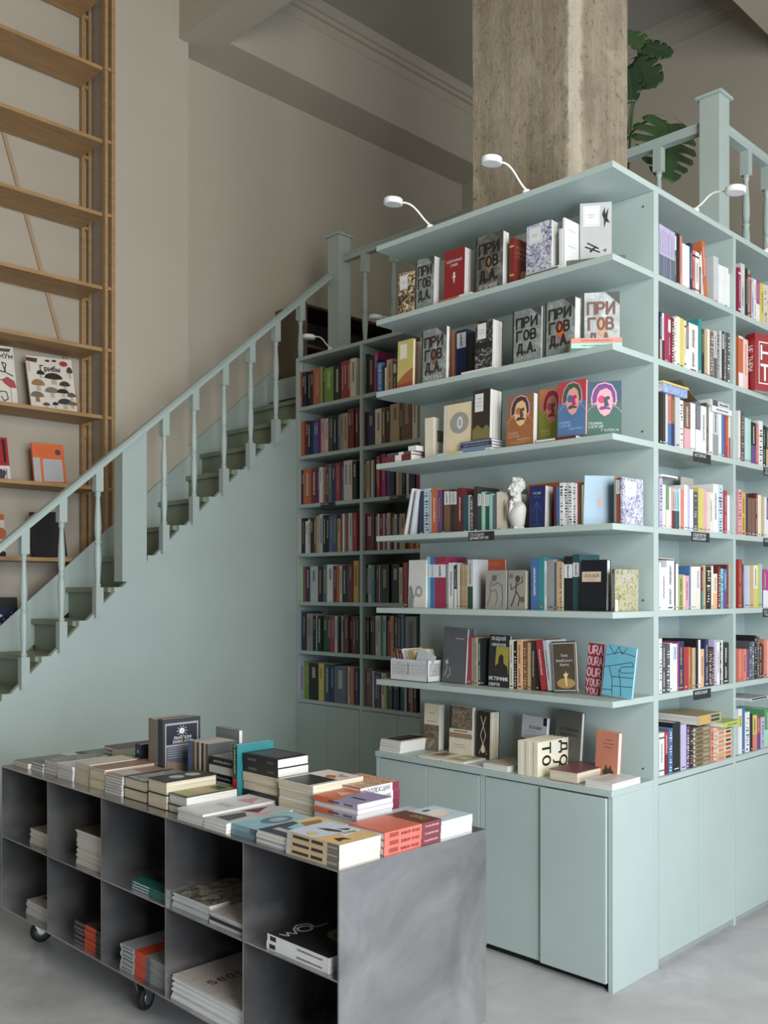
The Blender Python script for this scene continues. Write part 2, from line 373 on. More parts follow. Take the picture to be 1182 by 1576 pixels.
def add_text(mb, body, size, m, fn, bold=.0, sx=1.0, fit=None):
    """stroke lettering; fn maps 2-D text coordinates to 3-D; fit=(w,h) scales the line to that box"""
    LW, GAP = .72, .26
    ws = [LW * WIDE.get(c.upper() if c not in GLY else c, 1.0) for c in body]
    tot = sum(ws) + GAP * (len(body) - 1)
    if fit: kx, ky = fit[0] / tot, fit[1]
    else: kx = ky = size
    sw = (.13 + bold * 1.9) * min(ky, kx * 1.25); k = mb.mi(m); x0 = 0; cnt = 0
    o_, a_, b_ = Vector(fn(0, 0)), Vector(fn(1, 0)), Vector(fn(0, 1)); nrm = (a_ - o_).cross(b_ - o_).normalized() * 1.5e-5
    for c, w in zip(body, ws):
        for st in GLY.get(c, GLY.get(c.upper(), [])):
            P = [((x0 + x * w) * kx, y * ky) for x, y in st]
            for i, ((ax_, ay), (bx_, by)) in enumerate(zip(P, P[1:])):
                dx, dy = bx_ - ax_, by - ay; L = math.hypot(dx, dy)
                if L < 1e-7: continue
                dx, dy = dx / L * sw / 2, dy / L * sw / 2
                q = [(ax_ - dx - dy, ay - dy + dx), (ax_ - dx + dy, ay - dy - dx), (bx_ + dx + dy, by + dy - dx), (bx_ + dx - dy, by + dy + dx)] if len(st) < 7 else [(ax_ - dy - dx*.3, ay + dx - dy*.3), (ax_ + dy - dx*.3, ay - dx - dy*.3), (bx_ + dy + dx*.3, by - dx + dy*.3), (bx_ - dy + dx*.3, by + dx + dy*.3)]
                b = len(mb.v); cnt = (cnt + 1) % 16; mb.v += [tuple(Vector(fn(*v)) + nrm * cnt) for v in q]; mb.f.append((b, b + 1, b + 2, b + 3)); mb.m.append(k); mb.sm.append(False)
        x0 += w + GAP

USED = {}
name_hint = ''
def uniq(label):
    w = label.split()
    if len(w) > 16: print('LONG', len(w), name_hint, label)
    USED[label] = USED.get(label, 0) + 1
    if USED[label] > 1: print('DUP', label)
    return label

def book(org, ax, h, d, t, cover, page=None, art=None, spine=None, label=None, group=None, cat='book', name='book', hard=True, pages_part=True):
    """org: bottom corner of the spine; ax = (X thickness, Y spine->fore edge, Z height) unit vectors.
    local box x 0..t, y 0..d, z 0..h; front cover on the x=t side, spine on y=0"""
    page = page or PAGE
    X, Y, Z = [Vector(a) for a in ax]
    R = Matrix((X, Y, Z)).transposed().to_4x4()
    c = CM(cover); bt = min(.0022, t * .15); g = .0025 if hard else .0004
    mb = MB()
    mb.box(0, bt, 0, d, 0, h, c); mb.box(t - bt, t, 0, d, 0, h, c); mb.box(bt, t - bt, 0, bt, 0, h, c)
    if spine:
        e = .0003
        for it in spine:
            v0, v1 = it[1] * h, it[2] * h
            if it[0] == 'b':
                e += .00012; u0, u1 = (it[4], it[5]) if len(it) > 4 else (0, 1)
                mb.poly([(u0*t, -e, v0), (u1*t, -e, v0), (u1*t, -e, v1), (u0*t, -e, v1)], CM(it[3]))
            elif it[0] == 'd':   # a run of lettering along the spine
                z = v0; e2 = .0009; rnd = random.Random(int(v0 * 9999) + int(t * 99999)); a0 = .36
                while z < v1:
                    l = rnd.uniform(.0025, .006); w = rnd.uniform(.16, .30)
                    mb.poly([(a0*t, -e2, z), ((a0+w)*t, -e2, z), ((a0+w)*t, -e2, z + l*.55), (a0*t, -e2, z + l*.55)], CM(it[3])); z += l
            elif it[0] == 't':
                e2 = .0011
                add_text(mb, it[4], .01, CM(it[3]), lambda x, y: (t*.25 + y, -e2, v1 - x), .01, 1, (v1 - v0, t * .5))
    o = mb.build(name)
    o.matrix_world = Matrix.Translation(Vector(org)) @ R
    pb = MB()
    pb.box(bt, t - bt, bt, d - g, g, h - g, page)
    po = pb.build('page_block', o)
    if art:
        am = MB(); tm = MB(); e = .0003
        for it in art:
            e += .00018
            P = lambda u, v, e=e: (t + e, u * d, v * h)
            if it[0] == 'r':
                _, u0, v0, u1, v1, cc = it; am.poly([P(u0, v0), P(u1, v0), P(u1, v1), P(u0, v1)], CM(cc))
            elif it[0] == 'p': am.poly([P(*p) for p in it[1]], CM(it[2]))
            elif it[0] == 'e':
                _, cu, cv, ru, rv, cc = it; am.poly([P(cu + ru * math.cos(a * PI / 12), cv + rv * math.sin(a * PI / 12)) for a in range(24)], CM(cc))
            elif it[0] == 'l':   # polyline stroke
                pts, wd, cc = it[1], it[2], it[3]
                for qi, ((a, b_), (a2, b2)) in enumerate(zip(pts, pts[1:])):
                    ee = e; e = ee + 2e-5 * (qi % 4)
                    dx, dy = (a2 - a) * d, (b2 - b_) * h; L = math.hypot(dx, dy) or 1; nx, ny = -dy / L * wd / 2, dx / L * wd / 2
                    am.poly([(t+e, a*d+nx, b_*h+ny), (t+e, a*d-nx, b_*h-ny), (t+e, a2*d-nx, b2*h-ny), (t+e, a2*d+nx, b2*h+ny)], CM(cc)); e = ee
            elif it[0] == 't':
                _, body, u0, v0, u1, v1, cc = it[:7]
                bold = it[7] if len(it) > 7 else .0
                add_text(tm, body, .02, CM(cc), lambda x, y, e=e: (t + e + .0004, u0*d + x, v0*h + y), bold, 1, ((u1-u0)*d, (v1-v0)*h))
            elif it[0] == 'tr':  # text running down the cover
                _, body, u0, v0, u1, v1, cc = it[:7]
                add_text(tm, body, .02, CM(cc), lambda x, y, e=e: (t + e + .0004, u0*d + y, v1*h - x), .03, 1, ((v1-v0)*h, (u1-u0)*d))
        if am.f: am.build('cover_art', o)
        if tm.f: tm.build('title', o)
    if label: tag(o, uniq(label), cat, group)
    return o

VX, VY, VZ = Vector((1,0,0)), Vector((0,1,0)), Vector((0,0,1))
def lean_axes(ax, axis, ang):
    R = Matrix.Rotation(ang, 3, Vector(axis)); return tuple(R @ Vector(a) for a in ax)
# spine towards -Y (right bays); spine towards -X (display shelves)
AX_R = (VX, VY, VZ)
AX_D = (-VY, VX, VZ)
# front cover towards -X, spine on the +Y side / front cover towards -Y, spine on the -X side
AX_FD = (-VX, -VY, VZ)
AX_FR = (-VY, VX, VZ)

# ------------------------------------------------------------------ the room
ZL = [.752, 1.083, 1.415, 1.746, 2.080, 2.413, 2.746, 3.090]     # shelf tops
TH = .024
X0, X1, Y0, Y1 = 3.084, 3.383, 1.885, 3.135                      # display unit: front, back panel, near end, far end
XB, YS, XR, YR = 4.190, 5.050, 4.550, 2.200                      # wall bookcase front, stair wall, rails
XW, CEILZ, BEAMZ = 6.862, 5.95, 5.32

mb = MB(); mb.box(-3.2, 7.1, -3.2, 6.2, -.1, 0, FLOOR); structure(mb, 'floor')
mb = MB(); mb.box(-3.2, 7.1, -3.2, 6.2, CEILZ, CEILZ + .1, CEIL)
mb.box(3.65, 3.93, -3, 5.455, BEAMZ, CEILZ, PLASTER)
mb.box(3.65, XW, 5.455, 5.83, BEAMZ, CEILZ, PLASTER)
mb.box(3.93, XW, 2.42, 2.75, BEAMZ, CEILZ, PLASTER)
structure(mb, 'ceiling')
mb = MB()
for y0, z0, y1, z1 in ((5.40, CEILZ - .085, 5.455, CEILZ), (5.425, CEILZ - .12, 5.455, CEILZ - .085), (5.447, CEILZ - .2, 5.455, CEILZ - .185)):
    mb.box(3.93, XW, y0, y1, z0, z1, PLASTER)
structure(mb, 'trim_1')
mb = MB()
for x0, z0, z1 in ((XW - .055, CEILZ - .085, CEILZ), (XW - .03, CEILZ - .12, CEILZ - .085), (XW - .012, CEILZ - .2, CEILZ - .185)):
    mb.box(x0, XW, 2.75, 5.40, z0, z1, PLASTER)
structure(mb, 'trim_2')
mb = MB(); mb.box(-3.1, 3.725, 6.0, 6.15, 0, CEILZ, PLASTER); structure(mb, 'wall_back')
mb = MB(); mb.box(3.16, 3.725, 5.66, 6.0, 0, CEILZ, PLASTER); structure(mb, 'wall_pier')
mb = MB(); mb.box(3.725, 7.0, 5.82, 6.15, 0, CEILZ, PLASTER); structure(mb, 'wall_recess')
mb = MB(); mb.box(XW, 7.0, -3.1, 5.82, 0, CEILZ, PLASTER); structure(mb, 'wall_right')
FARP = M((72, 66, 60), .8)
def holed(name, axis, pos, th, lo, hi, holes, z0, z1):
    mb = MB(); cur = lo
    def bx(a, b, c, d):
        if axis == 'y': mb.box(a, b, pos - th, pos, c, d, FARP)
        else: mb.box(pos - th, pos, a, b, c, d, FARP)
    for c, w in holes:
        bx(cur, c - w/2, 0, CEILZ); bx(c - w/2, c + w/2, 0, z0); bx(c - w/2, c + w/2, z1, CEILZ); cur = c + w/2
    bx(cur, hi, 0, CEILZ)
    structure(mb, name)
holed('wall_front', 'y', WFY, .15, -3.1, 7.0, [(x, w) for x, w, p in WIN_S], .5, 4.0)
holed('wall_left', 'x', -3.0, .15, -3.0, 6.0, [(y, w) for y, w, p in WIN_W], .8, 4.0)
GREYP = M((60, 64, 64), .5)
k = 1
for x, w, p in WIN_S:
    mb = MB()
    for a, b in ((x - w/2, x - w/2 + .06), (x + w/2 - .06, x + w/2)): mb.box(a, b, WFY - .12, WFY - .06, .5, 4.0, GREYP)
    for a in (.5, 2.9, 3.94): mb.box(x - w/2 + .06, x + w/2 - .06, WFY - .12, WFY - .06, a, a + .06, GREYP)
    structure(mb, 'window_%d' % k); k += 1
for y, w, p in WIN_W:
    mb = MB()
    for a, b in ((y - w/2, y - w/2 + .06), (y + w/2 - .06, y + w/2)): mb.box(-3.12, -3.06, a, b, .8, 4.0, GREYP)
    for a in (.8, 2.9, 3.94): mb.box(-3.12, -3.06, y - w/2 + .06, y + w/2 - .06, a, a + .06, GREYP)
    structure(mb, 'window_%d' % k); k += 1
# mezzanine deck behind the bookcase tops
mb = MB(); mb.box(4.52, XW, YR - .06, 5.82, 2.93, 3.086, MINT); mb.box(3.70, 4.52, YR - .02, 3.12, 2.93, 3.062, MINT); structure(mb, 'floor_mezzanine')

# concrete column
def column():
    bm = bmesh.new()
    x0, x1, y0, y1 = 3.455, 3.862, 2.285, 2.862
    ch = .045
    loop = [(x0 + ch, y0), (x1, y0), (x1, y1), (x0, y1), (x0, y0 + ch)]
    rnd = random.Random(3); rows = []
    pts = []
    for (ax, ay), (bx_, by) in zip(loop, loop[1:] + loop[:1]):
        L = math.hypot(bx_ - ax, by - ay); n = max(2, int(L / .02))
        for i in range(n): pts.append((ax + (bx_ - ax) * i / n, ay + (by - ay) * i / n))
    nz = 150
    cxx, cyy = (x0 + x1) / 2, (y0 + y1) / 2
    from mathutils import noise as mn
    for j in range(nz + 1):
        z = CEILZ * j / nz; row = []
        for (x, y) in pts:
            q = Vector((x * 7, y * 7, z * 2.2)); s = mn.fractal(q * 1.6, .8, 2.2, 5) * .0022
            b = .0008 * (1 if int((x + y + 9) / .105) % 2 else -1)
            edge = min(abs(x - x0 - ch) + abs(y - y0), abs(x - x0) + abs(y - y0 - ch))
            if edge < .02: s += mn.noise(Vector((x * 3, y * 3, z * 9))) * .010
            dx, dy = x - cxx, y - cyy; L = math.hypot(dx, dy)
            row.append(bm.verts.new((x + dx / L * (s + b), y + dy / L * (s + b), z)))
        rows.append(row)
    n = len(pts)
    for j in range(nz):
        for i in range(n):
            bm.faces.new((rows[j][i], rows[j][(i+1) % n], rows[j+1][(i+1) % n], rows[j+1][i]))
    bm.faces.new(rows[0][::-1]); bm.faces.new(rows[-1])
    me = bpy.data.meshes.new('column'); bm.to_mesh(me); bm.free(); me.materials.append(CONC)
    o = bpy.data.objects.new('column', me); COL.objects.link(o)
    tag(o, 'bare concrete column with rough board marks rising behind the top shelf', 'column')
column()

# ------------------------------------------------------------------ display unit (shelves facing the cart)
SCREW = M((70, 78, 76), .5)
du = empty('display_bookcase', (X0, Y0, 0))
tag(du, 'pale mint open display bookcase of deep cantilevered shelves above low cupboards', 'bookcase')
for i, z in enumerate(ZL):
    mb = MB()
    if i == 0: mb.box(X0 - .008, X1, Y0, Y1, z - TH, z, MINT); part(mb, 'cabinet_top', du, .0015)
    else: mb.box(X0, X1 if i < 7 else X1 + .02, Y0, Y1, z - TH, z, MINT); part(mb, 'shelf', du, .0015)
mb = MB(); mb.box(X1, X1 + .02, Y0, Y1, 0, 3.065, MINT); part(mb, 'back_panel', du)
mb = MB(); mb.box(X0, X1, Y0, Y0 + .02, 0, ZL[0] - TH, MINT); part(mb, 'side_panel', du, .001)
mb = MB(); mb.box(X0, X1, Y1 - .02, Y1, 0, ZL[0] - TH, MINT); part(mb, 'side_panel', du, .001)
ydiv = onX(742, 1300, X0).y
mb = MB(); mb.box(X0 + .001, X1, ydiv - .012, ydiv + .012, .02, ZL[0] - TH, MINT); part(mb, 'divider', du, .001)
BLACK = M((18, 18, 18), .7)
mb = MB(); mb.box(X0 + .03, X1 - .01, Y0 + .02, Y1 - .02, 0, .03, BLACK); part(mb, 'plinth', du)
dz0, dz1 = .032, ZL[0] - TH - .006
edges = [(Y0 + .024, onX(833.5, 1300, X0).y - .0015, -.012), (onX(833.5, 1300, X0).y + .0015, ydiv - .016, .0),
         (ydiv + .016, onX(657, 1300, X0).y - .0015, .0), (onX(657, 1300, X0).y + .0015, Y1 - .024, .0)]
for a, b, off in edges:
    mb = MB(); mb.box(X0 + off, X0 + off + .018, a, b, dz0, dz1, MINT); part(mb, 'door', du, .0012)
for px, py in ((990, 318), (989, 664), (990, 924), (990, 1183)):
    p = onX(px, py, X1); mb = MB()
    mb.lathe([(.004, 0), (.004, .002), (.0025, .003)], SCREW, T=Matrix.Translation(p) @ Matrix.Rotation(-PI/2, 4, 'Y'), seg=10); part(mb, 'screw_cap', du)

# ------------------------------------------------------------------ right-hand bays
XBAY = [3.403, 4.096, 4.790, 5.484]
rb = empty('bay_bookcase', (X1 + .02, Y0, 0))
tag(rb, 'tall pale mint bookcase of square bays over flush cupboards, on the right', 'bookcase')
for i in range(4):
    mb = MB()
    if i == 0: mb.box(3.404, 3.420, Y0, Y0 + .28, 0, 3.066, MINT)
    else: mb.box(XBAY[i] - .0115, XBAY[i] + .0115, Y0, Y0 + .28, 0, 3.066, MINT)
    part(mb, 'upright', rb, .001)
for b in range(3):
    xa = XBAY[b] + (.017 if b == 0 else .0115); xb = XBAY[b+1] - .0115
    for i, z in enumerate(ZL[:-1]):
        mb = MB(); mb.box(xa, xb, Y0 + .001, Y0 + .262, z - TH, z, MINT); part(mb, 'shelf', rb, .001)
    mb = MB(); mb.box(xa, xb, Y0 + .262, Y0 + .28, .03, 3.066, MINT); part(mb, 'back_panel', rb)
    xm = onY(1074.5, 1300, Y0).x if b == 0 else (xa + xb) / 2
    for c, d in ((xa, xm), (xm, xb)):
        mb = MB(); mb.box(c + .0012, d - .0012, Y0 - .001, Y0 + .017, .035, ZL[0] - TH - .004, MINT); part(mb, 'door', rb, .0008)
mb = MB(); mb.box(X1 + .021, 5.495, Y0, Y0 + .30, 3.066, ZL[7], MINT); part(mb, 'top_board', rb, .001)
mb = MB(); mb.box(XBAY[0] + .02, 5.47, Y0 + .02, Y0 + .25, 0, .03, M((150, 154, 154), .6)); part(mb, 'plinth', rb)

# ------------------------------------------------------------------ bookcase in the alcove beyond
YB = [3.160, 3.745, 4.397, 5.040]
ab = empty('alcove_bookcase', (XB, YB[0], 0))
tag(ab, 'mint bookcase in the shadowed alcove between the display shelves and the stair wall', 'bookcase')
for i, y in enumerate(YB):
    mb = MB(); w = .013 if 0 < i < 3 else .012
    mb.box(XB, XB + .30, y - w, y + (w if i < 3 else .009), 0, 3.066, MINT); part(mb, 'upright', ab, .001)
for b in range(3):
    ya, yb = YB[b] + .013, YB[b+1] - .013
    for z in ZL[:-1]:
        mb = MB(); mb.box(XB + .001, XB + .28, ya, yb, z - TH, z, MINT); part(mb, 'shelf', ab, .001)
    mb = MB(); mb.box(XB + .28, XB + .30, ya, yb, .03, 3.066, MINT); part(mb, 'back_panel', ab)
    ym = (ya + yb) / 2
    for c, d in ((ya, ym), (ym, yb)):
        mb = MB(); mb.box(XB - .001, XB + .017, c + .0012, d - .0012, .035, ZL[0] - TH - .004, MINT); part(mb, 'door', ab, .0008)
mb = MB(); mb.box(XB, XB + .325, YB[0] - .012, YB[3] + .009, 3.066, ZL[7], MINT); part(mb, 'top_board', ab, .001)

# ------------------------------------------------------------------ staircase
KX, KZ, RUN, RISE = 2.15, .935, .2215, .1925
def step(k): return (KX + RUN * k, KZ + RISE * k)
stair = empty('staircase', (1.0, YS, 0))
tag(stair, 'mint painted wooden staircase climbing right behind the turned balusters', 'staircase')
K0, K1 = -4, 11
pts = []
for k in range(K0, K1 + 1):
    x, z = step(k)
    if k > K0: pts.append((x, z - .030))
    if k == K1:
        pts.append((x, 3.06)); break
    pts.append((x, z)); pts.append((x + .05, z))
xa, za = step(K0)
poly = [(xa, 0)] + [(4.60, 0)] + [(4.60, 3.06)] + pts[::-1]
mb = MB(); mb.prism([(x, YS, z) for x, z in poly], (0, .035, 0), MINT); part(mb, 'side_panel', stair)
YF = lambda k: 5.626 if k < 8 else 5.79
TREAD = STAIR
for k in range(K0, K1 + 1):
    x, z = step(k); yf = YF(k)
    if k == K1: yf = 5.80
    if k < K1:
        mb = MB(); mb.box(x - .02, x + RUN + .012, YS + .036, yf, z - .032, z, TREAD)
        if k == 7: mb.box(3.73, x + RUN + .012, yf, 5.79, z - .032, z, TREAD)
        part(mb, 'tread', stair, .004 if k != 7 else 0)
    mb = MB(); mb.box(x + .004, x + .018, YS + .036, yf, z - RISE, z - .032, TREAD); part(mb, 'riser', stair)
# far stringer
for lo, hi, y in ((K0, 7.12, 5.628), (7.12, K1, 5.792)):
    xa, za = step(lo); xb, zb = step(hi)
    lowr = -.16
    mb = MB(); mb.prism([(xa, y, za + lowr), (xb, y, zb + lowr), (xb, y, zb + .14), (xa, y, za + .14)], (0, .010, 0), MINT); part(mb, 'far_stringer', stair)
# landing board at the top
mb = MB(); mb.box(4.53, 4.60, YS + .036, 5.80, 2.98, 3.086, MINT); part(mb, 'landing_edge', stair)

def square(mb, x, y, z0, z1, w, m=None):
    mb.box(x - w/2, x + w/2, y - w/2, y + w/2, z0, z1, m or MINT)
def baluster(mb, x, y, z0, z1, slope=0, ftop=.0):
    """turned baluster with square block at both ends; the ends may be cut to the slope"""
    w = .046; H = z1 - z0
    b0 = .155 if slope else .10; b1 = .125
    s = slope * w / 2
    def blk(za, zb, sa, sb):
        P = [(x-w/2, y-w/2, za - sa), (x+w/2, y-w/2, za + sa), (x+w/2, y+w/2, za + sa), (x-w/2, y+w/2, za - sa),
             (x-w/2, y-w/2, zb - sb), (x+w/2, y-w/2, zb + sb), (x+w/2, y+w/2, zb + sb), (x-w/2, y+w/2, zb - sb)]
        b = len(mb.v); mb.v += P; k = mb.mi(MINT)
        for f in ((0,3,2,1),(4,5,6,7),(0,1,5,4),(1,2,6,5),(2,3,7,6),(3,0,4,7)): mb.f.append(tuple(b+i for i in f)); mb.m.append(k); mb.sm.append(False)
    blk(z0, z0 + b0, s, 0); blk(z1 - b1, z1, 0, s)
    a, c = z0 + b0, z1 - b1; L = c - a
    prof = [(.022, 0), (.013, .012), (.019, .02), (.019, .028), (.014, .036), (.013, .06), (.018, .2), (.021, .30), (.019, .40), (.0145, .455),
            (.020, .468), (.020, .482), (.0145, .495), (.0185, .56), (.0205, .63), (.0175, .76), (.0125, .90), (.012, .94), (.017, .955), (.017, .97), (.013, .98), (.022, 1.0)]
    mb.lathe([(r, a + t * L) for r, t in prof], MINT, (x, y, 0), 14)
def rail(parent, p, q, w=.062, hgt=.05):
    """moulded handrail from p to q (top centre points)"""
    p, q = Vector(p), Vector(q); d = (q - p); side = Vector((d.y, -d.x, 0)).normalized()
    prof = [(-.5, -.25), (-.38, -.40), (-.38, -1.0), (.38, -1.0), (.38, -.40), (.5, -.25), (.5, -.10), (.3, 0), (-.3, 0), (-.5, -.10)]
    mb = MB()
    mb.prism([p + side * (a * w) + Vector((0, 0, b * hgt)) for a, b in prof], d, MINT)
    return part(mb, 'handrail', parent)
HS = .849; HZ = lambda x: 1.735 + HS * (x - 2.14) + .02
sr = empty('stair_railing', (2.953, YS, 1.5))
tag(sr, 'mint stair railing with turned balusters and sloping handrail', 'railing')
rail(sr, (1.35, YS - .01, HZ(1.35)), (4.50, YS - .01, HZ(4.50)))
zt = lambda x: HZ(x) - .046
STZ = lambda x: KZ + RISE / RUN * (x - KX) - .05
for px in (-22, 37, 95, 151, 253, 299, 345, 386, 425, 463):
    x = onY(px, 900, YS - .01).x
    if px == 463:
        z0 = ZL[7] - .0; z0 = 3.09
        mb = MB(); baluster(mb, x, YS + .07, STZ(x) , zt(x), HS)
    mb = MB()
    baluster(mb, x, YS - .008, STZ(x) - .012, zt(x), HS); part(mb, 'baluster', sr)
mb = MB()
xa, xb = 2.868, 3.030
mb.prism([(xa, YS - .0008, step(4)[1] - .16), (xb, YS - .0008, step(4)[1] - .16), (xb, YS - .0008, zt(xb)), (xa, YS - .0008, zt(xa))], (0, .10, 0), MINT)
part(mb, 'newel_post', sr, .002)

mr = empty('mezzanine_railing', (XR, YR, ZL[7]))
tag(mr, 'mint mezzanine railing with square newels, running above the bookcases beside the monstera', 'railing')
ZR = 3.865
def newel(x, y, z0, z1, w):
    mb = MB(); square(mb, x, y, z0, z1, w); part(mb, 'newel_post', mr, .002)
    mb = MB(); h = w / 2 + .014
    mb.box(x - h, x + h, y - h, y + h, z1, z1 + .014, MINT)
    b = [(x-h, y-h, z1+.014), (x+h, y-h, z1+.014), (x+h, y+h, z1+.014), (x-h, y+h, z1+.014)]; t = (x, y, z1 + .045)
    for i in range(4): mb.poly([b[i], b[(i+1) % 4], t], MINT)
    part(mb, 'newel_cap', mr)
newel(XR, YR, ZL[7], 3.96, .108)
newel(XR, 5.0, 3.09, 4.0, .115)
rail(mr, (XR, YR + .05, ZR), (XR, 4.95, ZR)); rail(mr, (XR + .05, YR, ZR), (6.6, YR, ZR))
for i in range(9):
    mb = MB(); baluster(mb, XR, 2.506 + .2786 * i, 3.09, ZR - .046); part(mb, 'baluster', mr)
for i in range(6):
    mb = MB(); baluster(mb, 4.915 + .26 * i, YR, 3.09, ZR - .046); part(mb, 'baluster', mr)

# dark low cupboard on the mezzanine
CUPB = M((92, 78, 62), .6); DARK = M((44, 34, 28), .6)
cb = empty('low_cupboard', (4.62, 5.46, 3.086))
tag(cb, 'dark low open cupboard with a brown end panel at the stair head', 'cupboard')
mb = MB(); mb.box(4.62, 4.642, 5.46, 5.815, 3.088, 3.66, CUPB); part(mb, 'end_panel', cb)
mb = MB(); mb.box(4.642, 5.85, 5.46, 5.815, 3.63, 3.65, DARK); part(mb, 'top', cb)
mb = MB(); mb.box(4.642, 5.85, 5.47, 5.795, 3.33, 3.35, M((96, 66, 46), .6)); part(mb, 'shelf', cb)
mb = MB(); mb.box(4.642, 5.85, 5.795, 5.815, 3.088, 3.63, DARK); part(mb, 'back_panel', cb)
mb = MB(); mb.box(4.642, 5.85, 5.47, 5.795, 3.088, 3.108, DARK); part(mb, 'bottom', cb)
mb = MB(); mb.box(5.85, 5.87, 5.46, 5.815, 3.088, 3.65, DARK); part(mb, 'end_panel', cb)

# ------------------------------------------------------------------ pine shelving against the back wall
ws = empty('pine_shelving', (3.1, 5.68, 0))
tag(ws, 'tall slender pine shelving with paired posts against the left wall', 'shelving')
for x in (3.088, 3.136, 1.20, 1.25):
    for y, w in ((5.655, .03), (5.965, .03)):
        if x > 2:
            mb = MB(); mb.box(x - .011, x + .011, y - w/2, y + w/2, 0, CEILZ, WOOD); part(mb, 'post', ws, .001)
WZ = [1.24, 1.713, 2.182, 2.645, 3.065, 3.492, 3.962, 4.438, 4.912, 5.385]
WZ = [onY(157, y, 5.67).z for y in (990, 860, 749, 639, 535, 440, 327, 214, 102, -10)]
for z in WZ:
    mb = MB(); mb.box(.6, 3.076, 5.672, 5.972, z - .024, z, WOOD); part(mb, 'shelf', ws, .001)
    for y in (5.655, 5.965):
        mb = MB(); mb.box(3.1, 3.124, y - .012, y + .012, z - .026, z - .006, WOOD); part(mb, 'spacer', ws)
mb = MB(); a = onY(1.6, 187, 5.985); b = onY(122, 627, 5.985); d = (b - a).normalized()
a2 = a - d * 1.0; b2 = b + d * .25
s = Vector((-d.z, 0, d.x)) * .013
mb.prism([a2 - s, a2 + s, b2 + s, b2 - s], (0, .01, 0), M((176, 150, 124), .6)); part(mb, 'diagonal_brace', ws)

# ------------------------------------------------------------------ steel cart
CXF, CXB, CYN, CYF, CH = 1.700, 2.320, 1.869, 3.997, .7516
cart = empty('steel_cart', (CXF, CYN, 0))
tag(cart, 'long raw steel cart of ten open cubbies on casters, laden with books', 'cart')
t = .006
mb = MB(); mb.box(CXF, CXB, CYN, CYF, CH - t, CH, STEEL); part(mb, 'top_plate', cart)
mb = MB(); mb.box(CXF, CXB, CYN + t, CYF - t, .150, .156, STEEL); part(mb, 'bottom_plate', cart)
for y in (CYN, CYF - t):
    mb = MB(); mb.box(CXF, CXB, y, y + t, .150, CH - t, STEEL); part(mb, 'end_panel', cart)
CY = [CYN + (CYF - CYN) * i / 5 for i in range(6)]
for y in CY[1:5]:
    mb = MB(); mb.box(CXF + .001, CXF + .34, y - .002, y + .002, .156, CH - t, STEEL); part(mb, 'divider', cart)
mb = MB(); mb.box(CXF + .001, CXF + .34, CYN + t, CYF - t, .450, .455, STEEL); part(mb, 'middle_shelf', cart)
mb = MB(); mb.box(CXF + .34, CXF + .345, CYN + t, CYF - t, .156, CH - t, M((38, 38, 38), .5, .5)); part(mb, 'back_plate', cart)  # black colour stands in for the shade inside the cubbies
RUB = M((26, 26, 27), .6); CHR = M((170, 170, 170), .3, .9)
for x, y in ((1.79, 2.05), (1.77, 2.985), (1.80, 3.90), (2.23, 2.05), (2.23, 2.985), (2.23, 3.90)):
    c = MB(); c.box(x - .03, x + .03, y - .03, y + .03, .146, .150, CHR)
    c.lathe([(.018, .12), (.018, .146)], CHR, (x, y, 0), 12)
    ang = .5 if y < 3.5 else -.35
    T = Matrix.Translation((x, y, 0)) @ Matrix.Rotation(ang, 4, 'Z')
    for s in (-.018, .015):
        c.prism([T @ Vector((-.02, s, .122)), T @ Vector((.02, s, .122)), T @ Vector((.045, s, .05)), T @ Vector((.03, s, .036)), T @ Vector((.012, s, .05))], (T.to_3x3() @ Vector((0, .003, 0))), CHR)
    c.box(-.02, .02, -.018, .018, .12, .124, CHR, T)
    co = part(c, 'caster', cart)
    wmb = MB(); TW = T @ Matrix.Translation((.028, 0, .046)) @ Matrix.Rotation(PI/2, 4, 'X')
    wmb.lathe([(.030, -.013), (.042, -.013), (.046, -.006), (.046, .006), (.042, .013), (.030, .013)], RUB, T=TW, seg=28)
    wmb.lathe([(.012, -.0142), (.028, -.0136), (.028, .0136), (.012, .0142)], CHR, T=TW, seg=20)
    wo = wmb.build('wheel', co); wo.data.transform(Matrix.Translation(-Vector(cart.location)))

# ------------------------------------------------------------------ clamp reading lamps
WHT = M((232, 232, 230), .35, noise=.02)
def lamp(base, head, label, group=None):
    base, head = Vector(base), Vector(head)
    r = empty('clamp_lamp', base)
    tag(r, uniq(label), 'lamp', group)
    d = head - base; h = d.copy(); h.z = 0; h.normalize()
    mb = MB(); mb.lathe([(.016, 0), (.016, .012), (.006, .018)], WHT, base, 14); part(mb, 'clamp', r)
    st = base + Vector((0, 0, .016)); en = head - h * .036 + Vector((0, 0, .006))
    P = []
    c1 = st + h * .06 + Vector((0, 0, .015)); c2 = en - h * .09 + Vector((0, 0, .035))
    for i in range(17):
        t = i / 16; a = (1 - t)
        P.append(st * a**3 + c1 * 3*a*a*t + c2 * 3*a*t*t + en * t**3)
    mb = MB(); mb.tube(P, .0042, WHT, 8); part(mb, 'gooseneck', r)
    mb = MB(); T = Matrix.Translation(head) @ Matrix.Rotation(.09, 4, 'X')
    mb.lathe([(.034, -.011), (.041, -.011), (.041, .010), (.036, .014), (.004, .015)], WHT, T=T, seg=28); o = part(mb, 'lamp_head', r)
    mb = MB(); mb.lathe([(.033, -.0105), (.033, -.009)], M((196, 196, 196), .4), T=T, seg=24); part(mb, 'diffuser', r)
lamp((3.10, onX(662, 345, 3.10).y, 3.09), (2.885, 2.83, 3.150), 'white gooseneck lamp at the far left end of the display shelf top')
lamp((3.10, onX(810, 292, 3.10).y, 3.09), (2.895, 2.306, 3.160), 'white gooseneck lamp in front of the concrete column, on the display shelf top')
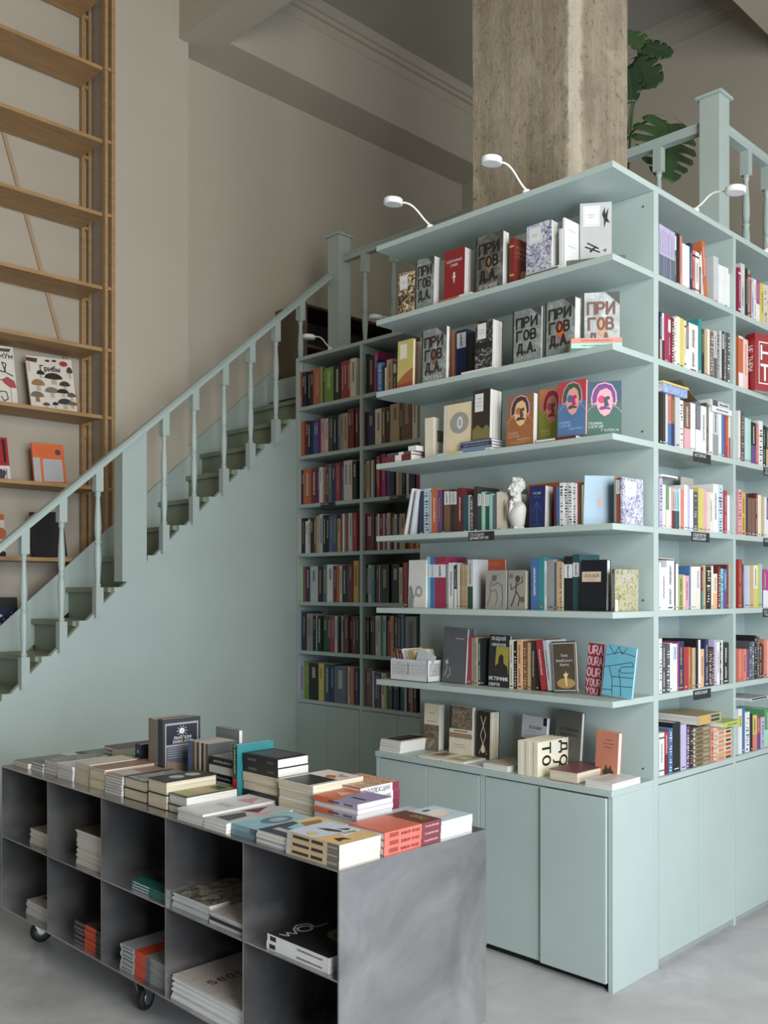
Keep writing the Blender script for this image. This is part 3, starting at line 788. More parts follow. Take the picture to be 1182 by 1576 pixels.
lamp((3.756, Y0 + .015, 3.09), (3.756, 1.725, 3.130), 'white gooseneck lamp in front of the near newel post, on the bay bookcase')
lamp((4.45, Y0 + .015, 3.09), (4.45, 1.70, 3.130), 'white gooseneck lamp at the right picture edge, mostly cut off, on the bay bookcase')
lamp((XB + .015, 4.71, 3.09), (4.02, 4.71, 3.142), 'white gooseneck lamp before the far newel post, on the alcove bookcase')
lamp((XB + .015, 4.06, 3.09), (4.02, 4.09, 3.142), 'white gooseneck lamp on the alcove bookcase, its head hidden behind the display shelf')

# ------------------------------------------------------------------ monstera on the mezzanine
LEAF = [M((44, 68, 40), .32), M((54, 82, 46), .32), M((36, 56, 38), .35)]
STEM = M((70, 92, 58), .5)
def leaf(name, parent, base, along, side, L, W, mat, nl=7, split=.55, curl=.12):
    """heart-shaped split leaf: base = stalk joint, along = midrib direction, side = right half direction"""
    A = Vector(along).normalized(); S = (Vector(side) - A * Vector(side).dot(A)).normalized(); Nn = A.cross(S)
    def P(u, v):   # u along 0..1, v across -1..1
        return Vector(base) + A * (u * L) + S * (v * W / 2) + Nn * (-curl * L * (v * v) - curl * L * .7 * (u - .35) ** 2)
    def half(u):   # outline half width
        u = max(-.16, min(1, u)); t = (u + .16) / 1.16
        return max(0.0, (math.sin(PI * min(1, t ** .62)) ** .72)) * (1 if t > .03 else .4)
    mb = MB()
    for sg in (-1, 1):
        u0, u1 = -.16, 1.0
        # a rib for each lobe leaves the midrib and sweeps forward
        for i in range(nl):
            ma, mc = i / nl * .9, (i + 1) / nl * .9
            ta = -.17 + (i / nl) * 1.1; tc = -.17 + ((i + 1) / nl) * 1.1
            gap = .030 if i < nl - 1 else 0
            ia, ic = ma, mc
            n = 6; rows = []
            for j in range(n + 1):
                f = j / n
                cut = 0 if f < (1 - split) else gap * min(1, (f - (1 - split)) / split * 2.2)
                ea = ia + (ta - ia) * f + cut; ec = ic + (tc - ic) * f - cut
                rows.append((ea, ec, f))
            prev = None
            for ea, ec, f in rows:
                m = 3; line = []
                for q in range(m + 1):
                    u = ea + (ec - ea) * q / m
                    rnd = 1 - .10 * f * abs(2 * q / m - 1) ** 2
                    line.append(P(u, sg * f * half(u) * rnd))
                if prev:
                    for q in range(m):
                        quad = [prev[q], prev[q+1], line[q+1], line[q]]
                        if sg < 0: quad.reverse()
                        mb.poly(quad, mat, True)
                prev = line
    o = part(mb, name, parent)
    bw = bmesh.new(); bw.from_mesh(o.data); bmesh.ops.remove_doubles(bw, verts=bw.verts, dist=.0008); bmesh.ops.recalc_face_normals(bw, faces=bw.faces); bw.to_mesh(o.data); bw.free()
    sol = o.modifiers.new('thick', 'SOLIDIFY'); sol.thickness = .0012
    rib = MB(); rib.tube([P(u / 8 * .96, 0) + Nn * .0016 for u in range(9)], [.003 - .00026 * u for u in range(9)], STEM, 6)
    r = rib.build('midrib', o); r.data.transform(Matrix.Translation(-Vector(parent.location)))
    return P
pot = Vector((4.98, 2.98, 3.086))
mo = empty('potted_monstera', pot)
tag(mo, 'dark green monstera with split leaves standing on the mezzanine behind the column', 'plant')
mb = MB(); mb.lathe([(.10, 0), (.13, .02), (.15, .26), (.155, .28), (.14, .28), (.135, .24), (.02, .24)], M((120, 116, 110), .7), pot, 28); part(mb, 'pot', mo)
def stemc(pts, r):
    P = [Vector(p) for p in pts]; out = []
    for i in range(len(P) - 1):
        p0, p1, p2, p3 = P[max(i-1, 0)], P[i], P[i+1], P[min(i+2, len(P)-1)]
        for j in range(6):
            t = j / 6
            out.append(.5 * ((2*p1) + (p2-p0)*t + (2*p0-5*p1+4*p2-p3)*t*t + (3*p1-p0-3*p2+p3)*t**3))
    out.append(P[-1]); mb = MB(); mb.tube(out, r, STEM, 8); part(mb, 'stem', mo)
XP = 4.98
camd = (Vector((0, 0, EYE)) - Vector((XP, 2.9, 4.2))).normalized()
def at(px, py, X=XP): return onX(px, py, X)
stemc([pot + Vector((0, 0, .24)), at(962, 235), at(962, 185), at(958, 150), at(957, 120, 4.9)], .011)
stemc([pot + Vector((.02, .02, .24)), at(968, 240, 5.05), at(975, 160, 5.05), at(984, 115, 5.05), at(988, 78, 5.0)], .007)
stemc([at(964, 216), at(978, 198, 4.95), at(998, 186, 4.85), at(1026, 187, 4.75)], .007)
stemc([at(966, 206, 5.02), at(974, 150), at(978, 130)], .006)
IR = Vector((Q, -Q, 0)); UP = Vector((0, 0, 1)); AW = Vector((Q, Q, 0))
# big leaf hanging behind the rail, tip down
leaf('leaf', mo, at(1030, 190, 4.75), -UP * 1.0 - IR * .12 + AW * -.25, IR + AW * .25, .385, .40, LEAF[1], 6, .58)
leaf('leaf', mo, at(972, 98, 4.9), IR * .45 - UP * .55 - AW * .3, IR * .6 + UP * .5, .25, .27, LEAF[0], 4, .45)
leaf('leaf', mo, at(966, 106, 4.8), -UP * .9 + IR * .12, IR, .21, .19, LEAF[2], 4, .5)
leaf('leaf', mo, at(992, 70, 5.0), IR * .9 - UP * .45 - AW * .3, UP * .7 + AW * .3, .19, .20, LEAF[0], 4, .45)
leaf('leaf', mo, at(990, 74, 5.0), -IR * .75 + UP * .62, UP * .6 + IR * .4 + AW * .2, .16, .15, LEAF[1], 4, .4)

# ------------------------------------------------------------------ writing plates on shelf edges
PLATE = M((34, 36, 40), .5); LET = M((200, 202, 204), .5)
def plate(p, axis, w, h, text, label):
    """hangs on a shelf edge; axis 'x' = plate faces -Y, 'y' = faces -X"""
    mb = MB(); x, y, z = p
    if axis == 'x':
        mb.box(x, x + w, y - .003, y - .0005, z - h, z, PLATE)
        fn = lambda u, v, vv: (x + .008 + u, y - .0034, vv + v)
    else:
        mb.box(x - .003, x - .0005, y - w, y, z - h, z, PLATE)
        fn = lambda u, v, vv: (x - .0034, y - .008 - u, vv + v)
    o = mb.build('shelf_sign')
    tag(o, uniq(label), 'sign')
    tb = MB(); lines = text.split('\n'); lh = h * .8 / max(2, len(lines))
    for i, l in enumerate(lines):
        add_text(tb, l, .02, LET, (lambda u, v, i=i: fn(u, v, z - .004 - lh * (i + 1) + lh * .15)), .02, 1, (w * .09 * min(len(l), 8), lh * .7))
    tb.build('sign_lettering', o)
def pl_d(x0, x1, i, text, label):
    a = onX(x0, 800, X0); b = onX(x1, 800, X0); plate((X0, a.y, ZL[i] - .006), 'y', a.y - b.y, .036, text, label)
def pl_r(x0, x1, i, text, label):
    a = onY(x0, 800, Y0); b = onY(x1, 800, Y0); plate((a.x, Y0, ZL[i] - .006), 'x', b.x - a.x, .040, text, label)
pl_d(722, 761, 3, 'ПОЭЗИЯ\nДРАМАТУРГИЯ', 'black shelf sign with white lettering under the white bust shelf')
pl_r(1067, 1093, 4, 'ИСТОРИЯ', 'black shelf sign in the right bay, topmost of the three in its column')
pl_r(1064, 1091, 3, 'СОЦИОЛОГИЯ\nФИЛОСОФИЯ', 'black two-line shelf sign in the right bay, middle of its column')
pl_r(1067, 1093, 1, 'ФИЛОСОФИЯ', 'black shelf sign in the right bay, lowest of its column, over striped books')
pl_r(1175, 1200, 4, 'ТЕАТР\nКИНО', 'black shelf sign at the right edge above the terracotta-spined row')
pl_r(1175, 1200, 3, 'ИСКУССТВО', 'black shelf sign at the right edge below the tan and navy books')
pl_r(1174, 1200, 2, 'МУЗЫКА\nТАНЕЦ', 'black shelf sign at the right edge below the magenta book')
def pl_a(x0, x1, i, label):
    a = onX(x0, 800, XB); b = onX(x1, 800, XB); plate((XB, a.y, ZL[i] - .002), 'y', a.y - b.y, .034, 'РОМАН', label)
pl_a(494, 516, 4, 'small black shelf sign in the dark alcove bookcase, left column')
pl_a(600, 625, 4, 'small black shelf sign in the dark alcove bookcase, right column')

# ------------------------------------------------------------------ upright rows
def deco(col, h, t, seed, style=None):
    r = random.Random(seed); light = sum(PAL.get(col, (128,128,128))) > 380
    ac = r.choice(['k', 'nv', 'dr', 'dg', 'k']) if light else r.choice(['w', 'cr', 'w', 'my', 'lg'])
    st = style or r.choice(['d', 'd', 'bd', 'lab', 'd2', 'n'])
    if st == 'n': return [('b', .05, .07, ac, .2, .8)]
    if st == 'd': return [('d', .28, .80, ac)]
    if st == 'd2': return [('d', .12, .42, ac), ('d', .52, .88, ac), ('b', .04, .065, ac, .2, .8)]
    if st == 'bd': return [('b', .86, .90, ac), ('b', .10, .13, ac), ('d', .3, .75, ac)]
    if st == 'lab': return [('b', .66, .92, 'w' if not light else 'bg', .08, .92), ('d', .2, .55, ac)]
    if st.startswith('lab:'): return [('b', .66, .95, st[4:], .05, .95), ('d', .69, .92, 'k')]
    if st.startswith('low:'): return [('b', 0, .45, st[4:]), ('d', .5, .9, ac)]
    if st.startswith('top:'): return [('b', .52, 1, st[4:]), ('d', .15, .5, ac)]
    if st.startswith('band:'): return [('b', .6, .85, st[5:]), ('d', .62, .83, 'k')]
    if st == 'runes': return [('b', .05 + .06*i + r.uniform(-.01, .01), .05 + .06*i + r.uniform(.012, .035), ac, r.uniform(.15, .4), r.uniform(.6, .85)) for i in range(15) if r.random() < .8]
    return []
def szword(t, h):
    return ('thick' if t > .034 else 'thin' if t < .014 else 'slim' if t < .02 else '')
def row(plane, P, z, items, where, group, depth, seed=0, setback=0.0):
    """items: (pxL, pxR, pxTop, colour[, style[, depth]])"""
    rnd = random.Random(seed)
    n = 0
    last = -1e9
    for k, it in enumerate(items):
        xl, xr, yt, col = it[:4]; st = it[4] if len(it) > 4 else None; dd = it[5] if len(it) > 5 else depth
        sb = rnd.uniform(0, .006) if len(it) < 7 else it[6]
        if plane == 'x':
            a = onX(xl, yt, P + sb); b = onX(xr, yt, P + sb); t = a.y - b.y - .0008; top = (a.z + b.z) / 2
            org = (P + sb, a.y - .0004, z); ax = AX_D
            if -org[1] < last: org = (org[0], -last - .0003, z)
            last = -(org[1] - t)
        else:
            a = onY(xl, yt, P + sb); b = onY(xr, yt, P + sb); t = b.x - a.x - .0008; top = (a.z + b.z) / 2
            org = (a.x + .0004, P + sb, z); ax = AX_R
            if org[0] < last: org = (last + .0003, org[1], z)
            last = org[0] + t
        h = max(.10, min(top - z, .30))
        n += 1
        s = szword(t, h)
        lab = ' '.join(x for x in [s, CNAME[col] if isinstance(col, str) else 'coloured', 'book,', ORD[n], 'from left,', where] if x)
        book(org, ax, h, min(dd, depth) - sb, t, col, spine=deco(col, h, t, seed * 100 + k, st), page=PAGE if rnd.random() < .6 else PAGE2,
             label=lab, group=group)

BY = Y0 + .016
R = lambda i, items, where, grp, seed: row('y', BY, ZL[i], items, where, grp, .16, seed)
g1 = 'books in the right-hand bays'
R(6, [(1015,1018.2,345,'lv','low:sl'),(1018.2,1021.4,347,'lv','low:sl'),(1021.4,1024.6,349,'lv','low:sl'),(1024.6,1027.8,351,'lv','low:sl'),(1027.8,1031,353,'lv','low:sl'),(1031,1034.2,355,'lv','low:sl'),(1034.2,1037.6,357,'lv','low:sl'),
 (1037.8,1041,357,'dg'),(1041,1046,359,'k'),(1046,1049,363,'sal'),(1049,1052.5,374,'w','n'),(1052.5,1056,376,'w','n'),(1056,1060,378,'w','n'),(1060.2,1064.5,374,'nv'),
 (1064.6,1070,385,'sal'),(1070,1076,388,'w'),(1076,1079,387,'br'),(1079,1083,388,'w')], 'on the top shelf of the near bay', g1, 11)
p = onY(1087, 400, BY)
book((onY(1084, 400, BY).x, BY, ZL[6]), lean_axes(AX_R, (0,1,0), -.11), .24, .15, .030, 'o', spine=[('d', .4, .9, 'w')], label='orange book leaning left on the top shelf of the near bay', group=g1)
R(6, [(1098,1105.5,395,'lg','n'),(1105.6,1112.5,408,'w','n'),(1112.6,1120,411,'w','n'),(1120.6,1125.5,422,'w','n')], 'right of the leaning orange one, top shelf', g1, 12)
R(6, [(1136.5,1140,412,'cm'),(1140,1146.3,406,'lg'),(1146.4,1150,413,'k'),(1150,1153.5,415,'g'),(1153.5,1156.3,420,'r'),(1156.5,1160,428,'lv'),(1160,1163.5,430,'w'),(1163.6,1168.8,431,'mg','low:w'),(1168.9,1174.5,436,'y','d'),(1174.8,1180,438,'bg','runes'),(1180,1185,440,'bg','runes'),(1185,1190,440,'g')],
  'on the top shelf of the far bay', g1, 13)
R(5, [(1015.2,1018.8,480,'nv','low:tan'),(1018.9,1022,482,'w','low:nv'),(1022.2,1028,483,'cm'),(1028,1032.4,486,'cm'),(1032.5,1037,489,'dr','runes'),(1037,1040.2,489,'w','runes'),(1040.3,1045.8,487,'cr','n'),(1045.9,1052,490,'y','n'),(1052,1055,493,'cr'),(1055,1059.5,496,'br','low:w'),
 (1059.6,1074,499,'w','d2'),(1074,1078.6,490,'tl','n'),(1078.7,1083,506,'dgn','low:k'),(1083,1088,507,'tan','n'),(1088,1092.4,507,'w','n'),(1092.5,1098,511,'br','runes'),(1098,1102.5,509,'lg','low:dg'),(1102.6,1107,509,'g','runes'),(1107.1,1110.5,509,'lg','n'),(1110.6,1113.5,510,'k','lab:lg'),(1113.6,1118,511,'sl','runes'),(1118,1122.4,512,'dg','runes'),(1122.5,1127,520,'dt','low:sal')],
  'on the second shelf of the near bay', g1, 14)
R(4, [(1015,1019.4,601,'k','n'),(1019.5,1024,603,'db','n'),(1024.2,1027.6,606,'pb','n'),(1027.7,1033,608,'sal','low:b'),(1033,1038.2,609,'br','low:nv'),(1038.4,1045.6,608,'lg','n'),(1045.8,1051.6,616,'w','runes'),(1051.7,1062,619,'br','low:pk'),(1062.2,1066,620,'w','n'),(1066,1070.2,621,'w','n'),
 (1070.4,1077.8,618,'sl','low:w'),(1078,1086,625,'w','d'),(1086.2,1090.4,620,'dg'),(1090.6,1097,628,'w','n'),(1097,1105.6,628,'lg','low:g'),(1105.7,1110.4,630,'w','n'),(1110.5,1115,626,'b','n'),(1115.1,1120,632,'r','d'),(1120.1,1126,633,'cr','low:r')],
  'on the third shelf of the near bay', g1, 15)
R(4, [(1136.5,1139.5,632,'w','n'),(1139.6,1146,633,'dg','runes'),(1146.2,1151,643,'pb','n'),(1151,1155.4,645,'mi','n'),(1155.6,1163.4,650,'k','low:pu'),(1163.5,1167.6,652,'sal','n'),(1167.8,1174,648,'w','runes'),(1174.2,1178,655,'k'),(1178,1183,657,'dgn','low:tan'),(1183,1189,657,'w')],
  'on the third shelf of the far bay', g1, 16)
R(3, [(1014.8,1019.8,736,'lv','runes'),(1020,1024.6,746,'w','n'),(1024.7,1029.4,749,'gn','low:cr'),(1029.5,1032.5,750,'w','n'),(1032.6,1037,751,'pk','low:dr'),(1037.2,1041,752,'mi','low:dt'),(1041,1045,752,'aq','low:dt'),(1045.2,1047.4,752,'w','n'),(1047.5,1051.8,753,'sal','n'),(1051.9,1057,746,'w','n'),(1057.2,1061.4,748,'lv','n'),
 (1061.6,1066.8,753,'w','n'),(1067,1074,757,'dg','runes'),(1074.2,1082.6,751,'y','n'),(1082.8,1087,754,'pk','n'),(1087,1092,757,'bg','n'),(1092.2,1097,758,'cr','d'),(1097.2,1105,745,'w','d'),(1105,1112.6,746,'pb','runes'),(1112.8,1117.8,755,'r','d2'),(1118,1122.2,762,'w','n'),(1122.4,1127.4,767,'lg','runes')],
  'on the fourth shelf of the near bay', g1, 17)
R(3, [(1136.5,1141.2,753,'pk','runes'),(1141.4,1147.6,758,'my','d2'),(1147.8,1151,760,'nv','n'),(1151.2,1156.4,766,'br','n'),(1156.5,1162,767,'br','n'),(1162.2,1166,759,'dr'),(1166,1171.4,762,'cr','n'),(1171.5,1176,764,'tan','n'),(1176.2,1179,765,'w','n'),(1179,1185,766,'pu','low:w')],
  'on the fourth shelf of the far bay', g1, 18)
R(2, [(1014.4,1017.4,866,'w','n'),(1017.5,1025.6,873,'w','d'),(1025.7,1037.6,863,'w','d2'),(1037.8,1039.6,865,'k','n'),(1039.8,1044,868,'w','n'),(1044.2,1051.8,884,'ol','d2'),(1052,1054,885,'cr','n'),(1054.2,1060.6,886,'pk','d'),(1060.7,1063,871,'b','n'),(1063.2,1066.8,872,'cr','n'),(1066.9,1070.6,872,'w','n'),(1070.7,1078,872,'w','low:cr'),(1078.2,1081.2,873,'dr','low:tl'),
 (1081.3,1086,870,'tan','n'),(1086.2,1094.4,872,'k','runes'),(1094.5,1097.8,871,'cr','n'),(1098,1103.8,883,'cr','low:pe'),(1104,1108.6,872,'dr','runes'),(1108.8,1113,875,'aq','runes'),(1113,1118,876,'b','low:pu'),(1118.2,1121.2,869,'dr','n'),(1121.3,1128.4,869,'my','n')],
  'on the fifth shelf of the near bay', g1, 19)
R(2, [(1136.4,1142,861,'r','d2'),(1142,1144.4,868,'dgn'),(1144.5,1149.4,870,'lv','n'),(1149.5,1154,871,'lg','n'),(1154.1,1159,872,'tan','n'),(1159.2,1165.8,870,'cr','low:y'),(1165.9,1169.5,868,'lm','n'),(1169.6,1173,868,'aq','n'),(1174,1180,876,'mg','low:w'),(1180,1187,878,'mg','low:w')],
  'on the fifth shelf of the far bay', g1, 20)
R(1, [(1014.4,1018.8,983,'w','runes'),(1019,1024.6,990,'dg','d2'),(1024.7,1030.4,991,'dg','runes'),(1030.6,1035,990,'w','n'),(1035,1041.8,991,'w','lab:pb'),(1042,1043.6,988,'mg','n'),(1043.8,1052.6,987,'nv','d2'),(1052.8,1058.6,996,'r','n'),(1058.8,1061.6,996,'o','d'),(1061.7,1065,997,'br','n'),(1065.1,1070.4,997,'tan','n'),(1070.5,1073.2,984,'k','n'),
 (1073.4,1077.6,985,'w','n'),(1077.8,1083.6,999,'pe','d'),(1083.8,1089,984,'nv','d2'),(1089.2,1095,998,'db','runes'),(1095,1098.8,996,'dr','runes'),(1099,1102.8,985,'lv','n'),(1103,1107.6,988,'w','d'),(1107.8,1110.2,989,'k','runes'),(1110.3,1112.5,985,'w','n'),(1112.6,1121.8,989,'k','d2'),(1122,1127.4,994,'lg','n')],
  'on the sixth shelf of the near bay', g1, 21)
R(1, [(1136.6,1141.8,999,'sal','n'),(1141.9,1147.4,999,'sal','d'),(1147.6,1153,999,'pu','n'),(1153.2,1156.8,988,'dg','runes'),(1156.9,1161,987,'sl','runes'),(1161.2,1164.4,978,'k','runes'),(1164.5,1168.4,980,'dg','runes'),(1168.5,1172,990,'k','d2'),(1172.1,1175.4,992,'dr','n'),(1175.6,1181,984,'sal','n'),(1181,1187,985,'cr')],
  'on the sixth shelf of the far bay', g1, 22)
R(0, [(1014.6,1022.4,1128,'w','bd'),(1022.6,1028.6,1126,'r','low:dr'),(1028.8,1034.8,1121,'b','runes'),(1035,1046.8,1112,'k','n'),(1047,1055.6,1115,'lv','n'),(1055.8,1061,1118,'pu','runes'),(1061.1,1066.6,1120,'k','runes')],
  'on the bottom shelf of the near bay', g1, 23)
R(0, [(1093.4,1099,1120,'sal','runes')], 'on the bottom shelf between two flat stacks', g1, 24)
R(0, [(1136.4,1142,1091,'w','band:y'),(1142.1,1146.4,1089,'b','n'),(1146.5,1153.8,1096,'w','runes'),(1154,1157,1100,'k','n'),(1157.1,1164.4,1101,'y','low:sal'),(1164.5,1170,1102,'r','low:pu'),(1170.2,1176.4,1104,'lv','runes'),(1176.6,1186,1091,'gn','low:mi')],
  'on the bottom shelf of the far bay', g1, 25)

def lie(x, y, z, kind, h, d, t, cover, label, group=None, art=None, spine=None, page=None, yaw=0, cat=None, name=None, hard=False):
    name = name or ('hardback' if hard else 'paperback'); cat = cat or name
    """(x, y) = corner nearest the camera (least x, least y); kind: which edge holds the spine"""
    if kind == 'L':   ax, ox, oy = (VZ, VX, VY), 0, 0          # spine -X
    elif kind == 'R': ax, ox, oy = (VZ, VY, -VX), h, 0         # spine -Y
    elif kind == 'l': ax, ox, oy = (VZ, -VX, -VY), d, h        # spine +X, pages towards -X
    else:             ax, ox, oy = (VZ, -VY, VX), 0, d         # spine +Y, pages towards -Y
    o = Vector((ox, oy, 0))
    if yaw:
        R_ = Matrix.Rotation(yaw, 3, 'Z'); ax = tuple(R_ @ Vector(a) for a in ax); o = R_ @ o
    return book((x + o.x, y + o.y, z), ax, h, d, t, cover, page=page, art=art, spine=spine, label=label, group=group, cat=cat, name=name, hard=hard)

# flat books and odd pieces in the right bays
xa = onY(1015.5, 600, BY).x; zt = ZL[4] + .198
lie(xa, Y0 + .004, zt + .012, 'R', .205, .15, .034, 'sky', 'sky-blue patterned pad lying on the row, third shelf of the near bay', art=None)
lie(xa, Y0 + .002, zt + .047, 'R', .215, .15, .009, 'y', 'yellow booklet lying on the sky-blue pad, third shelf of the near bay')
xc = onY(1091, 600, BY).x
lie(xc + .01, Y0 + .006, ZL[4] + .190, 'R', .19, .14, .024, 'w', 'white book lying lowest on the row at the right end, third shelf', spine=[('d', .2, .8, 'dr')])
lie(xc - .005, Y0 + .01, ZL[4] + .2145, 'R', .19, .14, .026, 'lg', 'light grey book lying topmost on the row at the right end, third shelf', spine=[('b', .6, .85, 'dg'), ('d', .1, .5, 'dr')])
mb = MB(); a = onY(1052, 600, Y0 + .05); 
mb.prism([(a.x + .005, Y0 + .06, ZL[5] - .032), (a.x + .012, Y0 + .06, ZL[5] - .032), (a.x + .20, Y0 + .06, ZL[5] - .122), (a.x + .193, Y0 + .06, ZL[5] - .124)], (0, .15, 0), M((118, 98, 66), .7))
tag(mb.build('card_folder'), 'brown card folder tilted above the row, third shelf of the near bay', 'folder')
book((onY(1049, 740, Y0 + .19).x, Y0 + .19 + .006, ZL[3]), (-VY, VX, VZ), .262, .23, .006, 'bg', label='large beige panel-like book standing face-out behind the row, fourth shelf', hard=False)
lie(onY(1019, 742, BY).x, Y0 + .02, ZL[3] + .205, 'R', .135, .13, .012, 'w', 'white booklet lying on the green and teal books, fourth shelf', spine=[('b', .05, .95, 'k', .0, .3)])
lie(onY(1014.5, 866, BY).x + .004, Y0 + .10, ZL[2] + .212, 'r', .28, .13, .006, 'k', 'black folder lying behind on top of the row, fifth shelf', hard=False)
# stacks on the bottom shelf
xs = onY(1067, 1150, BY).x
for i in range(9):
    lie(xs, Y0 + .005, ZL[0] + .0005 + i * .0183, 'R', .132, .20, .018, (118, 104, 78) if i % 2 else (136, 122, 94), '%s from the bottom in the olive-brown stack, bottom shelf of near bay' % ORD[i+1].capitalize(),
        'olive-brown stacked books', spine=[('d', .15, .45, 'cr'), ('b', .55, .95, (92, 80, 60), .2, .8)], page=PAGE)
xs = onY(1099.6, 1150, BY).x
cs = [('pe','dgn'),('pe','o'),('cr','br'),('pe','r'),('cr','dgn'),('pe','o'),('cr','dgn'),('pe','k')]
for i, (c, a) in enumerate(cs):
    lie(xs, Y0 + .004, ZL[0] + .0005 + i * .0185, 'R', .142, .19, .018, c, '%s from the bottom in the peach and cream stack, bottom shelf of near bay' % ORD[i+1].capitalize(),
        'peach and cream stacked books', spine=[('b', .06, .42, a, .2, .8), ('b', .52, .92, 'tan' if i % 2 else 'sal', .15, .85)], page=PAGE)
lie(xs - .0, Y0 - .03, ZL[0] + .149, 'R', .150, .19, .022, 'lm', 'lime green book jutting out on top of the peach stack', spine=[('d', .2, .8, 'gn')])
lie(onY(1067, 1100, BY).x + .03, Y0 + .01, ZL[0] + .1715, 'R', .215, .19, .040, 'tan', 'thick tan and cream book topmost above the lime book, bottom shelf', spine=[('b', .08, .45, 'dgn', .15, .45), ('b', .08, .45, 'dgn', .6, .85), ('b', .55, .9, 'my', .2, .85)])
xd = onY(1152, 1085, BY).x
lie(xd, Y0 + .008, ZL[0] + .232, 'R', .2, .15, .013, 'lg', 'light grey book lying on the row, bottom shelf of the far bay', spine=[('b', .1, .9, 'k', .3, .8)])
# the angled pair on the second shelf of the far bay
xw = onY(1136.2, 560, BY).x
book((xw + .003, BY, ZL[5]), AX_R, .236, .15, .047, 'o', spine=[('b', 0, .3, 'w'), ('b', .96, 1, 'w')], label='orange and white book, leftmost on the second shelf of the far bay', group=g1)
book((xw + .051, BY, ZL[5]), AX_R, .232, .15, .052, (226, 190, 180), spine=[('d', .3, .9, 'sal')], label='pale pink book beside the big red one, second shelf of far bay', group=g1)
book((xw + .118, BY + .02, ZL[5]), lean_axes(AX_FR, (0,0,1), -.30), .262, .20, .055, (140, 34, 40), spine=[('t', .35, .78, 'w', 'НЕ ТЫРИ')],
     art=[('r', .12, .12, .88, .14, 'w'), ('r', .12, .84, .88, .86, 'w'), ('r', .12, .12, .14, .86, 'w'), ('r', .86, .12, .88, .86, 'w'), ('t', 'НЕ', .2, .56, .8, .78, 'w', .03), ('t', 'ТЫ', .2, .2, .8, .45, 'w', .03)],
     label='large dark red hardback turned cover-out, second shelf of the far bay', group=g1)

# ------------------------------------------------------------------ display shelves, spine-out rows
XS = 3.20
D = lambda i, items, where, seed, grp='books on the display shelves': row('x', XS, ZL[i], items, where, grp, .15, seed)
D(5, [(581,588,558,'b','runes'),(588.4,592,563,'k','n'),(592.4,594.6,566,'cr','n'),(595,604.5,553,'tan','d2'),(605,610.5,556,'dg')], 'at the far end of the second display shelf', 41)
D(5, [(639,643,526,'pk','n'),(643,647,528,'cr','n')], 'beside the yellow cover on the second display shelf', 42)
D(5, [(691,695,509,'br','n'),(695,698.6,511,'o','n'),(698.7,702,512,'dg','n'),(702.4,718,508,'nv','lab:w'),(718.4,727,513,'k','n')], 'right of the foil cover, second display shelf', 43)
D(3, [(645,652,756,'nv','n'),(652.4,661,752,'pb','runes'),(661.4,664,757,'lg','n'),(664.2,673,752,'o','d'),(673.2,679,754,'pu','d'),(679,683,754,'db','n'),(683.4,692,753,'br','lab:w'),(692.2,697.5,753,'db','lab:w'),(697.6,703,753,'db','lab:w'),(703.2,712,751,'dr','d'),
 (712.4,720,762,'dt','n'),(720.4,723.4,762,'lg','n'),(723.5,729,764,'dg','runes'),(729.2,735,749,'db','n')], 'on the bust shelf, left part', 44)
D(3, [(735.2,741,757,'dt','lab:w'),(741.2,747,757,'mi','lab:w'),(747.2,753,758,'dt','lab:w'),(753.2,758,760,'mi','n'),(758.2,764,762,'sl','n'),(764.4,772,757,'cr','n'),(772.4,780,758,'cr','d')], 'just left of the white bust', 45)
D(3, [(852.6,855.8,749,'dr','n'),(856,861,749,'b','n'),(861.2,867.8,743,'w','runes'),(867.9,874.4,743,'w','runes'),(874.5,881,743,'w','runes'),(881.1,887.6,744,'w','runes'),(888,891,742,'r','n'),(891.2,895,744,'dgn','n'),(895.1,898,746,'tan','n')], 'between the bust and pale blue cover', 46)
D(2, [(622,627.4,866,'dr','n')], 'at the far end of the fifth display shelf', 47)
D(2, [(656,662,857,'aq','band:w'),(662.2,669,857,'b','band:w'),(669.2,686,857,'cm','band:w'),(686.4,690,868,'g','n'),(690.2,699,866,'w','d'),(699.2,703,870,'k','low:w'),(703.2,706.4,867,'lg','n'),(706.6,710,869,'tan','d2'),(710.2,714.6,869,'tan','d2'),(714.8,719.4,869,'tan','d2'),(719.8,728,861,'lg','low:dgn')], 'on the fifth display shelf, left part', 48)
D(2, [(817,829,859,'b','d'),(829.2,837.6,858,'tl','n'),(837.8,842,863,'w','d'),(842.4,853,861,'g','n'),(853.2,856,866,'dg','n'),(856.2,860.4,864,'tan','n'),(860.6,864.4,864,'tan','runes'),(864.6,868,866,'cr','n'),(868.2,881,856,'k','band:w')], 'on the fifth display shelf, right part', 49)
D(1, [(713.6,717.8,981,'bg','n'),(718,725.4,980,'r','n'),(725.6,730,982,'g','n'),(730.2,734.8,981,'tan','d2'),(735,740,982,'dt','d2'),(740.2,744,983,'k','n')], 'right of the tall grey cover, sixth display shelf', 50)
D(1, [(784,790.4,985,'cr','d2'),(790.6,795.6,987,'k','runes'),(795.8,803.6,985,'pe','d2'),(803.8,811.6,987,'br','runes'),(811.8,817.4,989,'tan','n'),(817.6,824,987,'db','d'),(824.2,830,989,'k','n')], 'right of the black-yellow cover, sixth display shelf', 51)

